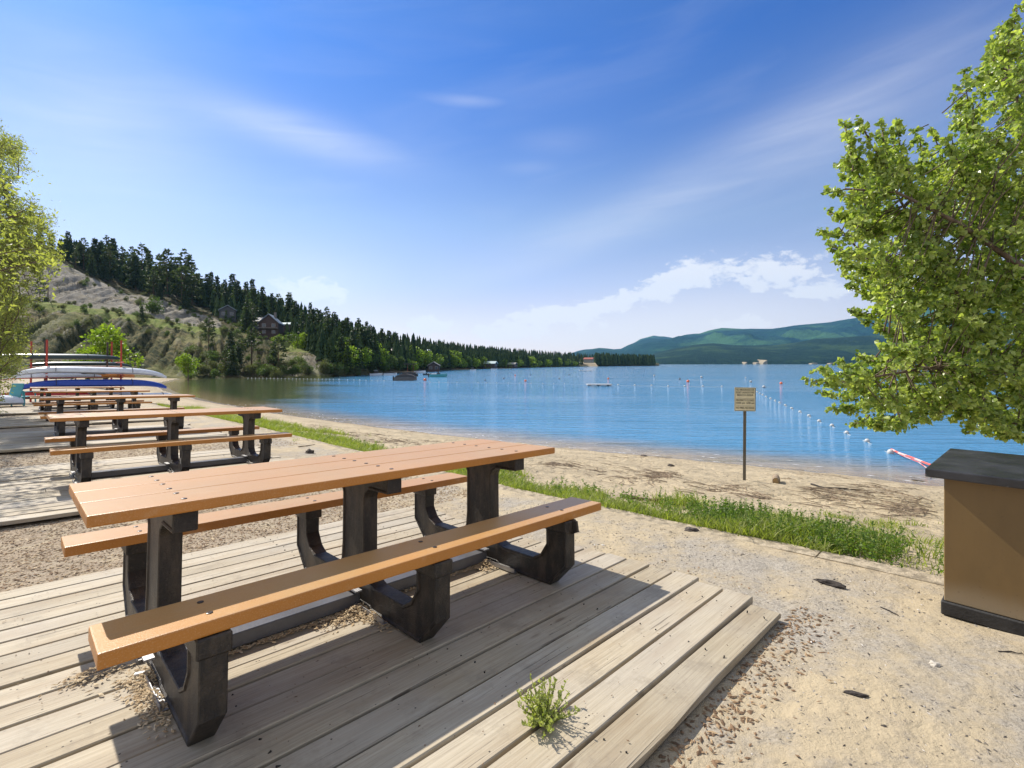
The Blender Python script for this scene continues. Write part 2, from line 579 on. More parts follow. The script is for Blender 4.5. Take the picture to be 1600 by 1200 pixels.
def mat_black_plastic():
    m, t = newmat('black_moulded_plastic')
    p = t.obj()
    n = t.noise(t.scalev(p, (4, 4, 1.2)), 3, 5, 0.65)
    c = t.mix(t.ss(n, 0.4, 0.75), (0.017, 0.014, 0.011), (0.085, 0.063, 0.041))
    nr = t.bump(t.m('ADD', t.noise(p, 150, 4, 0.7), t.noise(p, 24, 4, .7)), 0.8, 0.005)
    c = t.mix(t.m('MULTIPLY', t.ss(t.noise(p, 45, 4, .75), .54, .68), .35), c, (0.11, 0.085, 0.06))
    t.out(t.bsdf(c, 0.46, nr, 0.45))
    return m


def mat_leaf(name, ca, cb_, trans=0.45, rough=0.45, attr='rnd', tint=(1.25, 1.5, 0.4)):
    m, t = newmat(name)
    r = t.attr(attr).outputs['Fac']
    c = t.mix(r, ca, cb_)
    pb = t.bsdf(c, rough, None, 0.35)
    tr = t.n('ShaderNodeBsdfTranslucent')
    t.l(t.mix(1.0, c, tint, 'MULTIPLY'), tr.inputs[0])
    mx = t.n('ShaderNodeMixShader')
    mx.inputs[0].default_value = trans
    t.l(pb, mx.inputs[1]); t.l(tr.outputs[0], mx.inputs[2])
    t.out(mx.outputs[0])
    return m


def mat_bark(name, col=(0.17, 0.13, 0.095)):
    m, t = newmat(name)
    p = t.obj()
    n = t.noise(t.scalev(p, (5, 5, 1.2)), 3, 5, 0.65)
    c = t.mix(t.ss(n, 0.35, 0.7), col, tuple(x * .45 for x in col))
    t.out(t.bsdf(c, 0.85, t.bump(n, 0.7, 0.03), 0.2))
    return m


M_ground = mat_ground()
M_water = mat_water()
M_board = mat_boards()
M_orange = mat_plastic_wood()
M_black = mat_black_plastic()
M_bolt = mat_plain('dark_bolt', (0.06, 0.05, 0.045), 0.35, 0.6, 0.7)
M_steel = mat_plain('dull_steel', (0.40, 0.40, 0.41), 0.42, 0.5, 0.7, bump=0.2)
M_joist = mat_plain('dark_joist', (0.12, 0.09, 0.065), 0.9)  # plain dark brown for the joists under the boards
M_bark = mat_bark('grey_bark')
M_wood = mat_bark('driftwood', (0.34, 0.26, 0.18))


# ------------------------------------------------------------------ ground sheet
def spaced(segs):
    out = []
    for a, b, d in segs:
        n = max(1, int(round((b - a) / d)))
        out += list(np.linspace(a, b, n, endpoint=False))
    out.append(segs[-1][1])
    return np.array(out)


def build_ground():
    us = spaced([(-600, -60, 60), (-60, -12, 4), (-12, -4, .5), (-4, UC - .003, .12), (UC - .003, UC + .003, .006), (UC + .003, 8, .13), (8, 20, .25), (20, 40, 2), (40, 100, 15), (100, 700, 150), (700, 9000, 2000)])
    vs = spaced([(-9000, -600, 1400), (-600, -60, 60), (-60, -8, 3), (-8, -4, .4), (-4, 12, .12), (12, 25, .25), (25, 60, .8), (60, 160, 4), (160, 700, 60), (700, 9000, 1400)])
    U, Vv = np.meshgrid(us, vs, indexing='ij')
    Z = ground0(U, Vv)
    Zf = Z.copy()
    for i in range(len(us)):
        if not -12 <= us[i] <= 20: continue
        for j in range(len(vs)):
            if -8 <= vs[j] <= 60: Zf[i, j] = gz(us[i], vs[j])
    X = OX + CU * U - SU * Vv
    Y = OY + SU * U + CU * Vv
    V = np.stack([X, Y, Zf], -1).reshape(-1, 3)
    nu, nv = len(us), len(vs)
    a = np.arange(nu * nv).reshape(nu, nv)
    FC = np.stack([a[:-1, :-1], a[1:, :-1], a[1:, 1:], a[:-1, 1:]], -1).reshape(-1, 4)
    shore = (uw(Vv) - U).ravel()
    inland = (UC - U).ravel()
    mul = np.zeros_like(U)
    mul = np.where((U < 2.2) & (Vv > 1.0) & (Vv < 24), 1.0, 0.0)
    mul = np.where((U < -1.2) & (Vv > 1.0), 1.0, mul)
    mul = mul * np.clip((2.4 - U) / 2.5, 0, 1)
    me = npmesh('ground', V, FC, {'shore': shore, 'inland': inland, 'mulch': mul.ravel()})
    tag(link('ground', me, M_ground, smooth=True), 'pale sandy ground and beach of coarse sand, gravel and bark chips', kind='structure')


build_ground()


def build_water():
    ss = spaced([(-3.0, -1, 1), (-1, 2, .25), (2, 12, 1), (12, 60, 8), (60, 400, 60), (400, 12000, 3000)])
    vs = spaced([(-12000, -600, 2000), (-600, -60, 60), (-60, -12, 6), (-12, 60, 1), (60, 160, 5), (160, 700, 60), (700, 12000, 2000)])
    Sg, Vv = np.meshgrid(ss, vs, indexing='ij')
    wob = np.array([0.22 * noise.noise(Vector((v * .35, 0, 0))) + .08 * noise.noise(Vector((v * 1.4, 5, 0))) for v in vs])
    U = uw(Vv) + Sg + wob[None, :]
    X = OX + CU * U - SU * Vv
    Y = OY + SU * U + CU * Vv
    Z = np.full_like(X, ZW)
    V = np.stack([X, Y, Z], -1).reshape(-1, 3)
    a = np.arange(len(ss) * len(vs)).reshape(len(ss), len(vs))
    FC = np.stack([a[:-1, :-1], a[1:, :-1], a[1:, 1:], a[:-1, 1:]], -1).reshape(-1, 4)
    me = npmesh('lake', V, FC, {'out': (Sg + 0 * Vv).ravel()})
    tag(link('lake', me, M_water, smooth=True), 'blue rippled lake, brown in the shallows', kind='structure')
    # thin broken foam at the edge of the wash
    mf, t = newmat('foam')
    t.out(t.bsdf((0.75, 0.76, 0.76), 0.6))
    VV, FF = [], []
    for off, prob, wd in ((0.05, .62, .05), (0.75, .38, .06), (1.5, .22, .05)):
        v = -6.0
        while v < 45:
            if rng.random() < prob * (0.5 + noise.noise(Vector((v * .5, off, 7)))):
                L = rng.uniform(.1, .45)
                o1 = off + 0.22 * noise.noise(Vector((v * .35, 0, 0))) + .10 * noise.noise(Vector((v * 1.4, off, 0)))
                o2 = off + 0.22 * noise.noise(Vector(((v + L) * .35, 0, 0))) + .10 * noise.noise(Vector(((v + L) * 1.4, off, 0)))
                ww = wd * rng.uniform(.25, 1.0)
                b = len(VV)
                for (vv, oo, k) in ((v, o1, 0), (v + L * .5, (o1 + o2) / 2 + rng.uniform(-.02, .02), -.5), (v + L, o2, 0), (v + L * .5, (o1 + o2) / 2, .5)):
                    VV.append(W(float(uw(vv)) + oo + k * ww, vv, ZW + .012))
                FF.append((b, b + 1, b + 2, b + 3))
            v += rng.uniform(.08, .25)
    tag(link('foam', npmesh('foam', VV, FF), mf), 'broken white foam along the edge of the lake', 'foam', kind='stuff')


build_water()

# kerb of concrete at the top of the beach
M_conc = mat_plain('pale_concrete', (0.43, 0.36, 0.255), 0.9, 0.2, var=0.28, scale=14, bump=0.9, bscale=60, bdist=0.012)
mb = MB()
v = -4.0
while v < 26:
    L = 2.4
    pts = []
    n = 12
    vs_ = [v + (L - .012) * i / n for i in range(n + 1)]
    b = len(mb.v)
    for vv in vs_:
        zz = float(deckz(2.7, vv)) - .055 + .006 * noise.noise(Vector((vv, 0, 2)))
        for (uu, dz) in ((2.66, -.25), (2.66, -.005), (2.81, .002), (2.81, -.30)):
            mb.v.append(W(uu + .012 * noise.noise(Vector((vv * 1.3, uu, 2))), vv, zz + dz + (.006 * noise.noise(Vector((vv * 3, uu * 3, 1))) + .010 * noise.noise(Vector((vv * .9, uu * 5, 8))) if dz > -.1 else 0)))
    for i in range(n):
        for k in range(3):
            mb.f.append((b + i * 4 + k, b + i * 4 + k + 1, b + (i + 1) * 4 + k + 1, b + (i + 1) * 4 + k))
    mb.f.append((b, b + 1, b + 2, b + 3)); mb.f.append((b + n * 4 + 3, b + n * 4 + 2, b + n * 4 + 1, b + n * 4))
    v += L
o = mb.build('kerb', M_conc)
tag(o, 'low pale concrete edging between the gravel and the beach grass', kind='structure')


# ------------------------------------------------------------------ decks
def deck_mesh(seed, u0, u1, v0, v1):
    r = random.Random(seed)
    V, FC, A = [], [], []
    pitch = .1655
    n = int(round((v1 - v0) / pitch))
    for i in range(n):
        a = v0 + i * pitch + .006 + r.uniform(-.002, .002)
        b = a + pitch - .0145 + r.uniform(-.003, .002)
        segs = []
        e1 = u1 + r.uniform(-.035, .035) + (0.10 * math.sin(i * .35))
        e0 = u0 + r.uniform(-.03, .03)
        cut = r.uniform(u0 + .8, u1 - .8) if r.random() < .08 else None
        segs = [(e0, e1)] if cut is None else [(e0, cut - .003), (cut + .003, e1)]
        dz = r.uniform(-.004, .004)
        for (x0, x1) in segs:
            rr = r.random()
            N = 14
            base = len(V)
            tw = r.uniform(-.004, .004)
            for k in range(N + 1):
                x = x0 + (x1 - x0) * k / N
                last = (i == 0)
                wob = .003 * noise.noise(Vector((x * 1.1, i * 7.3, seed)))
                wl = .003 * noise.noise(Vector((x * 2.1, i * 7.3 + 50, seed)))
                ch = .0035
                drop = -.018 * max(0, (x - x1 + .8)) if last else 0
                z1 = dz + .004 * noise.noise(Vector((x * .9, i * 3.1, seed + 9))) + tw * (k / N - .5) + drop
                ext = (.03 * max(0, noise.noise(Vector((x * 1.7, 0, seed)))) if last else 0)
                for (yy, zz) in ((a + wob, -.038), (a + wob - ext, z1 - ch), (a + wob + ch, z1), (b + wl - ch, z1), (b + wl, z1 - ch), (b + wl, -.038)):
                    V.append((x, yy, zz)); A.append(rr)
            for k in range(N):
                for q in range(6):
                    FC.append((base + k * 6 + q, base + k * 6 + (q + 1) % 6, base + (k + 1) * 6 + (q + 1) % 6, base + (k + 1) * 6 + q))
            FC.append((base, base + 1, base + 4, base + 5)); FC.append((base + 1, base + 2, base + 3, base + 4))
            e = base + N * 6
            FC.append((e + 5, e + 4, e + 1, e)); FC.append((e + 4, e + 3, e + 2, e + 1))
    me = npmesh('deck_boards', V, FC, {'board': A})
    bm = bmesh.new(); bm.from_mesh(me)
    bmesh.ops.recalc_face_normals(bm, faces=bm.faces)
    bm.to_mesh(me); bm.free()
    return me


M_nail = mat_plain('nail_heads', (0.03, 0.025, 0.02), 0.5, 0.5, 0.5)
DECKS = [(0, -.0308, 0.0, 0.0), (5.13, -.012, -.072, .08), (10.25, -.014, -.108, .14), (15.42, -.016, -.20, .15), (20.55, -.014, -.27, .17)]
deck_labels = ['weathered plank deck under the nearest picnic table', 'weathered plank deck under the second picnic table',
               'weathered plank deck under the third picnic table', 'weathered plank deck under the fourth picnic table',
               'weathered plank deck under the farthest picnic table']
frames = []
for i, (vc, ty, zc, uoff) in enumerate(DECKS):
    M = frame_at(uoff, vc, zc, ty=ty)
    frames.append(M)
    root = empty('wooden_deck', mat=M @ Matrix.Translation((0, 0, -.0015)))
    tag(root, deck_labels[i], 'deck', 'plank decks in a row')
    link('deck_boards', deck_mesh(i + 3, -4.2 if i == 0 else -2.6, 1.46, -1.735, 1.58), M_board, root)
    for uu in (-4.0, -3.2, -2.4, -1.6, -.8, 0, .8, 1.32):
        if i and uu < -2.6: continue
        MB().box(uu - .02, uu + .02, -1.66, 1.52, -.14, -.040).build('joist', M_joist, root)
    if i < 2:
        nl = MB()
        r = random.Random(i)
        for k in range(20):
            for uu in (-3.2, -2.4, -1.6, -.8, 0, .8, 1.32):
                for s in (.035, .12):
                    nl.tube([(uu + r.uniform(-.015, .015), -1.735 + k * .1655 + .007 + s, -.010), (uu + r.uniform(-.015, .015), -1.735 + k * .1655 + .007 + s, .0012)], .0034, 5)
        nl.build('nail_heads', M_nail, root)['kind'] = 'stuff'


# ------------------------------------------------------------------ picnic tables
LT = 2.44
def board(mbx, x0, x1, y0, y1, z0, z1):
    mbx.box(x0, x1, y0, y1, z0, z1)


def frame_profile():
    h = [(.0, .012), (.18, .012), (.20, .0), (.64, .0), (.765, .13), (.765, .388), (.60, .388), (.60, .345), (.612, .32), (.612, .235),
         (.565, .165), (.50, .130), (.235, .130), (.175, .150), (.132, .205), (.122, .30), (.120, .575), (.135, .605), (.170, .628), (.36, .632), (.36, .709)]
    left = [(-a, b) for a, b in reversed(h) if a > 0]
    return h + left


BOLT = MB().tube([(0, 0, 0), (0, 0, .0045), (0, 0, .0052)], [.0105, .0105, .0085], 14).mesh('bolt')
BOLT.materials.append(M_bolt)


def make_table():
    root = empty('picnic_table')
    for k in range(3):
        y0 = -W3 / 2 + k * (W3 / 3) + .003
        y1 = y0 + W3 / 3 - .006
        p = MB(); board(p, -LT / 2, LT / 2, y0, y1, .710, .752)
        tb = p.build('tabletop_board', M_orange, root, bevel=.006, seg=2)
        for fx in (-.93, -.02, .90):
            for yy in (y0 + .06, y1 - .06):
                q = link('bolt', BOLT, None, tb); q.location = (fx, yy, .7495)
    for s in (-1, 1):
        y0, y1 = (.529, .762) if s > 0 else (-.762, -.529)
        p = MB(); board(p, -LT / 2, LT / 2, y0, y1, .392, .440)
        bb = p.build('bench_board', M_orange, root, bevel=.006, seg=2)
        for fx in (-.93, -.02, .90):
            for yy in (y0 + .06, y1 - .06):
                q = link('bolt', BOLT, None, bb); q.location = (fx, yy, .4375)
    pf = frame_profile()
    for fx in (-.93, -.02, .90):
        me = bpy.data.meshes.new('leg_frame')
        p = MB(); p.prism(pf, -.042, .042, 'x')
        me.from_pydata(p.v, [], p.f)
        bm = bmesh.new(); bm.from_mesh(me)
        bmesh.ops.recalc_face_normals(bm, faces=bm.faces)
        big = [f for f in bm.faces if len(f.verts) > 10]
        r = bmesh.ops.inset_region(bm, faces=big, thickness=.014, depth=0)
        big = [f for f in bm.faces if len(f.verts) > 10]
        r = bmesh.ops.inset_region(bm, faces=big, thickness=.005, depth=-.007)
        bmesh.ops.triangulate(bm, faces=[f for f in bm.faces if len(f.verts) > 4])
        bmesh.ops.bevel(bm, geom=[e for e in bm.edges if len(e.link_faces) == 2 and e.calc_face_angle(0) > 1.0 and abs(abs(e.verts[0].co.x) - .042) < 1e-4 and abs(abs(e.verts[1].co.x) - .042) < 1e-4],
                        offset=.004, segments=1, affect='EDGES')
        bm.to_mesh(me); bm.free()
        fr = link('leg_frame', me, M_black, root)
        fr.location = (fx, 0, 0)
        # collars where the uprights meet the boards, and steel shoes
        for s in (-1, 1):
            c = MB().box(-.052, .052, .595 if s > 0 else -.772, .772 if s > 0 else -.595, .325, .390)
            c.build('bracket', M_black, fr, bevel=.005)
            d = MB().prism([(-.044, .004), (-.072, .004), (-.072, .03), (-.069, .03), (-.069, .007), (-.044, .007)], s * .235 - .14, s * .235 + .14, 'y')
            d.build('steel_angle', M_steel, fr)
        MB().obox((-.062, -.04, .088), (.018, 0, 0), (0, .075, 0), (0, 0, .004)).build('steel_clip', M_steel, fr)
    mbeam = mat_plain('grey_plastic_beam', (0.11, 0.11, 0.115), 0.33, 0.5, bump=0.4, bscale=90, bdist=.003)
    for a, c in ((-.888, -.062), (.022, .858)):
        MB().box(a, c, -.092, .030, .006, .070).build('floor_beam', mbeam, root, bevel=.004)
    ear = MB(); ear.prism([(-.81, .33), (-.765, .31), (-.765, .39), (-.80, .39)], .91, .925, 'x')
    ear.build('lug', M_black, root)
    return root


W3 = .779
proto = make_table()
tl = ['nearest orange-brown picnic table with black legs, large in the foreground', 'second picnic table in the row, right behind the nearest one',
      'third picnic table in the row, between the second and fourth', 'fourth picnic table in the row, seen above the third',
      'farthest picnic table in the row, closest to the boats']
tables = []
for i, M in enumerate(frames):
    o = proto if i == 0 else copy_tree(proto)
    M2 = M.copy()
    if i: M2 = M @ Matrix.Translation((0, .02, .0025))
    else: M2 = M @ Matrix.Translation((-.015, -.018, .0035))
    o.matrix_world = M2
    tag(o, tl[i], 'picnic table', 'orange-brown picnic tables in a row')
    tables.append(o)
lb = MB().box(-.0015, .0015, -.025, .025, -.035, .035).build('paper_label', mat_plain('faded_label', (0.62, 0.6, 0.52), 0.7))
lb.parent = tables[1]; lb.location = (-.068, -.69, .20)
lb['label'] = 'small pale notice stuck on the bench upright'
# ------------------------------------------------------------------ storage box with black lid
def build_box():
    M = frame_at(2.16, -2.33, -.045, tx=0, ty=0, rot=-.05)
    root = empty('storage_box', mat=M)
    tag(root, 'brown storage box with an overhanging black lid, cut off by the right edge', 'storage box')
    mbr, t = newmat('brown_painted_panel')
    p = t.obj()
    n = t.noise(t.scalev(p, (2, 2, .7)), 2.2, 5, 0.6)
    c = t.mix(t.ss(n, 0.35, 0.7), (0.170, 0.104, 0.037), (0.140, 0.086, 0.031))
    scr = t.ss(t.noise(t.scalev(p, (3, 3, 14), (0.3, .2, 0)), 2.0, 5, 0.75, 1.5), 0.70, 0.74)
    c = t.mix(t.m('MULTIPLY', scr, .7), c, (0.36, 0.26, 0.14))
    sx = t.n('ShaderNodeSeparateXYZ'); t.l(p, sx.inputs[0])
    c = t.mix(t.m('MULTIPLY', t.m('SUBTRACT', 1.0, t.ss(t.m('ADD', sx.outputs[2], t.m('MULTIPLY', n, -.12)), .02, .16)), .45), c, (0.34, 0.28, 0.19))
    c = t.mix(t.m('MULTIPLY', t.ss(t.noise(p, 60, 2), .66, .72), .4), c, (0.10, 0.06, 0.03))
    t.out(t.bsdf(c, 0.42, t.bump(n, 0.15, 0.01), 0.4))
    MB().box(0, .82, -1.7, 0, .075, .742).build('box_body', mbr, root, bevel=.004)
    MB().box(-.012, .84, -1.72, .012, 0.0, .074).build('skid', mat_plain('black_skid', (0.03, 0.028, 0.026), 0.6, var=.3, bump=.6), root, bevel=.006)
    ml, t = newmat('black_lid_board')
    p = t.obj()
    n = t.noise(p, 3, 5, 0.65)
    c = t.mix(t.ss(n, 0.35, 0.75), (0.014, 0.014, 0.016), (0.040, 0.040, 0.044))
    c = t.mix(t.m('MULTIPLY', t.ss(t.noise(p, 55, 3, .7), .64, .7), .5), c, (0.16, 0.15, 0.14))
    t.out(t.bsdf(c, t.mapr(n, .3, .7, .30, .5), t.bump(t.noise(p, 90, 3), 0.25, 0.003), 0.5))
    lid = MB().box(-.07, .88, -1.77, .07, .7425, .788).build('lid', ml, root, bevel=.006, seg=2)
    s = MB(); s.tube([(.30, -.62, .7925), (.34, -.70, .7925), (.35, -.9, .7925), (.36, -1.2, .7925)], .006, 6)
    mr = mat_plain('red_cord', (0.75, 0.10, 0.07), 0.6)
    c = s.build('cord', mr)
    c.parent = lid
    c['label'] = 'red cord lying on the black lid'


build_box()


# ------------------------------------------------------------------ leafy trees
def leaf_mesh(C, R, axis, size, rnd, lw=0.95, two=True, droop=0.3):
    """C (n,3) leaf bases; axis (n,3) tip directions; six-point folded leaves"""
    n = len(C)
    a = axis / np.linalg.norm(axis, axis=1, keepdims=True)
    rv = rng.normal(size=(n, 3))
    s = np.cross(a, rv); s /= np.linalg.norm(s, axis=1, keepdims=True)
    nn = np.cross(a, s)
    L = size[:, None]
    if two:
        off = [(0, 0, 0), (-.46, .16, .06), (-.40, .52, .09), (0, 1.0, -.05), (.40, .52, .09), (.46, .16, .06)]
        F0 = np.array([[0, 3, 2, 1], [0, 5, 4, 3]])
    else:
        off = [(0, 0, 0), (-.5, .45, .05), (0, 1, 0), (.5, .45, .05)]
        F0 = np.array([[0, 3, 2, 1]])
    k = len(off)
    V = np.zeros((n, k, 3))
    for i, (x, y, z) in enumerate(off):
        V[:, i] = C + L * (s * x * lw + a * y + nn * z)
    FC = (F0[None] + (np.arange(n) * k)[:, None, None]).reshape(-1, 4)
    return V.reshape(-1, 3), FC, np.repeat(rnd, k)


def in_poly(x, y, poly):
    c = False
    j = len(poly) - 1
    for i in range(len(poly)):
        xi, yi = poly[i]; xj, yj = poly[j]
        if (yi > y) != (yj > y) and x < (xj - xi) * (y - yi) / (yj - yi) + xi: c = not c
        j = i
    return c


def crown_tree(name, label, poly, xin, z0, z1, trunk_pts, trunk_r, limbs, nclump, nleaf, crad, lsize, mleaf, mbark, lw=.95, seed=1, holes=(), tips=(), bounds=None, group=None, twigr=.006):
    """foliage clumps fill a crown whose outline (as a sketch at unit distance) is poly; all in real space"""
    r = random.Random(seed)
    xs = [p[0] for p in poly]; ys = [p[1] for p in poly]
    crad0 = crad
    clumps = []
    limb_pts = []
    for L in limbs:
        for a, b in zip(L[:-1], L[1:]):
            for k in range(8): limb_pts.append(a.lerp(b, k / 8))
    tries = 0
    while len(clumps) < nclump and tries < nclump * 40:
        tries += 1
        x = r.uniform(min(xs), max(xs)); y = r.uniform(min(ys), max(ys))
        if r.random() < .8: x = r.uniform(*xin); y = r.uniform(40, 700)
        if not in_poly(x, y, poly): continue
        if any((x - hx) ** 2 + (y - hy) ** 2 < hr * hr for hx, hy, hr in holes): continue
        Y = r.uniform(z0, z1)
        clumps.append(Vector(((x - 800) / F * Y, Y, CAMZ + (568 - y) / F * Y)))
    fine = {}
    for tx_, ty_ in tips:
        cy = min(max(ty_, 240), 590)
        ang = math.atan2(cy - ty_ + r.uniform(-15, 25), 1520 - tx_)
        if ty_ < 245 and tx_ < 1500: ang = r.uniform(.95, 1.5)
        Y = r.uniform(z0 + .1, z1 - .2)
        Ls = r.uniform(60, 105)
        for k in range(9):
            q = k / 8
            x = tx_ + math.cos(ang) * Ls * q + r.gauss(0, 5) * q
            y = ty_ + math.sin(ang) * Ls * q + 10 * math.sin(q * 3) + r.gauss(0, 5) * q
            Yk = Y + r.gauss(0, .12)
            c = Vector(((x - 800) / F * Yk, Yk, CAMZ + (568 - y) / F * Yk))
            fine[len(clumps)] = .065 + .10 * q ** .7
            clumps.append(c)
    root = empty(name, trunk_pts[0])
    base = Vector(trunk_pts[0])
    tm = MB()
    tm.tube(trunk_pts, trunk_r, 12)
    for L in limbs:
        rr = [max(.012, trunk_r[-1] * .8 * (1 - .85 * i / (len(L) - 1))) for i in range(len(L))]
        tm.tube(L, rr, 7)
    CC, AX, SZ, RN = [], [], [], []
    for ci, c in enumerate(clumps):
        q = min(limb_pts, key=lambda p: (p - c).length)
        d = c - q
        if ci in fine and ci + 1 in fine and (clumps[ci + 1] - c).length < .4: q = clumps[ci + 1]; d = c - q
        if ci in fine and d.length > .35: q = c - d.normalized() * .2; d = c - q
        if d.length > 1.1: q = c - d.normalized() * .55; d = c - q
        crad = fine.get(ci, crad0 * r.uniform(.55, 1.15))
        mid = q.lerp(c, .5) + Vector((r.uniform(-.08, .08), r.uniform(-.08, .08), r.uniform(-.05, .10))) * d.length
        tip = c + d.normalized() * crad * .7 + Vector((0, 0, r.uniform(-.1, .12) * crad))
        tm.tube([q, mid, c, tip], [twigr * 1.8, twigr * 1.3, twigr * .8, twigr * .3], 4, cap=False)
        # side twigs
        n = int(nleaf * r.uniform(.6, 1.35) * (.28 + 1.6 * fine[ci] / .2 * .45 if ci in fine else 1))
        dd = d.normalized()
        shade = r.uniform(-.18, .18)
        P0 = np.array(tip); 
        for j in range(5):
            sd = Vector((r.gauss(0, 1), r.gauss(0, 1), r.gauss(0, .8))).normalized()
            e = c + dd * crad * r.uniform(-.6, .6) + sd * crad * r.uniform(.5, 1.1)
            st = c + dd * crad * r.uniform(-.7, .3)
            tm.tube([st, e], [twigr * .5, twigr * .25], 3, cap=False)
            m = n // 5
            tt = np.array([r.random() ** .6 for _ in range(m)])[:, None]
            P = np.array(st)[None] * (1 - tt) + np.array(e)[None] * tt + rng.normal(size=(m, 3)) * crad * .16
            ax = (P - np.array(st)[None]) * .5 + rng.normal(size=(m, 3)) * crad * .6 + np.array([0, 0, -.35 * crad])
            CC.append(P); AX.append(ax)
            SZ.append(lsize * rng.uniform(.65, 1.2, m)); RN.append(np.clip(rng.uniform(.0, 1, m) + shade, 0, 1))
    V, FC, RR = leaf_mesh(np.concatenate(CC), None, np.concatenate(AX), np.concatenate(SZ), np.concatenate(RN), lw)
    b = np.array(base)
    lv = link('foliage', npmesh('foliage', V - b, FC, {'rnd': RR}), mleaf, root)
    for i in range(len(tm.v)): tm.v[i] = tuple(Vector(tm.v[i]) - base)
    me = bpy.data.meshes.new('trunk'); me.from_pydata(tm.v, [], tm.f)
    link('trunk', me, mbark, root, smooth=True)
    tag(root, label, 'tree', group)
    return root


def SP(x, y, Y): return Vector(((x - 800) / F * Y, Y, CAMZ + (568 - y) / F * Y))


M_poplar = mat_leaf('poplar_leaves', (0.13, 0.20, 0.045), (0.44, 0.50, 0.17), .46, .30, tint=(1.5, 1.6, .55))
poly = [(1570, 30), (1538, 110), (1532, 200), (1505, 250), (1462, 262), (1442, 305), (1418, 318), (1390, 262), (1352, 245), (1340, 300), (1350, 380), (1356, 430), (1384, 480), (1404, 520), (1404, 560), (1350, 582), (1322, 600),
        (1345, 632), (1400, 636), (1520, 634), (1560, 660), (1600, 662), (1700, 690), (1850, 640), (1990, 400), (1980, 100), (1850, -150), (1700, -220), (1600, -80)]
tips = [(1321, 197), (1345, 190), (1375, 192), (1401, 194), (1310, 256), (1296, 297), (1295, 330), (1284, 361), (1300, 385), (1307, 409), (1319, 428), (1328, 446), (1330, 484), (1352, 502), (1372, 512), (1427, 206), (1455, 202), (1484, 214),
        (1508, 186), (1495, 137), (1508, 108), (1546, 74), (1520, 160), (1342, 557), (1312, 567), (1278, 577), (1264, 594), (1288, 613), (1296, 637), (1334, 661), (1356, 664), (1390, 665), (1430, 655), (1460, 652), (1492, 656), (1514, 676), (1542, 677),
        (1572, 680), (1600, 684), (1440, 240), (1330, 232), (1318, 275), (1380, 215), (1390, 205), (1478, 216), (1512, 165), (1405, 330), (1430, 262), (1325, 345), (1380, 540), (1560, 50), (1590, 10)]
gb, u_, v_ = gpt(1740, 700)
bx, by = 8.9, 7.6
uu_, vv_ = UV(bx, by)
tb = (bx, by, gz(uu_, vv_) - .1)
crown_tree('poplar_tree', 'large bright green broad-leaved tree overhanging the water at the right edge', poly, (1260, 1640), 6.3, 8.8,
           [Vector(tb), Vector((8.8, 7.6, 1.2)), Vector((8.7, 7.7, 3.2)), Vector((8.6, 7.6, 5.5)), Vector((8.5, 7.5, 7.5))], [.26, .2, .16, .11, .06],
           [[Vector((8.8, 7.6, .9)), SP(1560, 560, 7.4), SP(1470, 420, 7.2), SP(1425, 345, 7.1), SP(1370, 250, 7.0)],
            [Vector((8.75, 7.6, 2.2)), SP(1590, 330, 7.8), SP(1540, 240, 7.9)],
            [Vector((8.7, 7.7, 3.0)), SP(1600, 180, 7.4), SP(1560, 80, 7.2)],
            [Vector((8.8, 7.6, .5)), SP(1580, 580, 7.0), SP(1450, 575, 6.8), SP(1310, 598, 6.7)],
            [Vector((8.8, 7.6, .4)), SP(1600, 630, 7.8), SP(1480, 610, 8.0), SP(1360, 630, 8.1)],
            [Vector((8.8, 7.6, 1.2)), SP(1580, 470, 8.2), SP(1450, 455, 8.3), SP(1350, 400, 8.3), SP(1310, 355, 8.2)],
            [Vector((8.8, 7.6, 1.6)), SP(1600, 420, 6.6), SP(1500, 350, 6.5), SP(1400, 300, 6.5), SP(1320, 295, 6.6)],
            [Vector((8.7, 7.6, 4.5)), SP(1750, 0, 7.6), SP(1720, -150, 7.6)],
            [Vector((8.8, 7.6, 2.5)), Vector((10.5, 7.8, 3.5)), Vector((11.5, 7.6, 4.5))],
            [Vector((8.8, 7.6, .3)), SP(1640, 655, 6.8), SP(1560, 665, 6.7)]],
           1000, 58, .20, .066, M_poplar, M_bark, seed=5, tips=tips, holes=[(1372, 392, 16), (1430, 270, 16), (1392, 470, 9), (1440, 330, 9), (1500, 290, 10), (1550, 150, 10), (1480, 645, 12), (1580, 260, 9), (1520, 420, 9), (1450, 500, 9)])

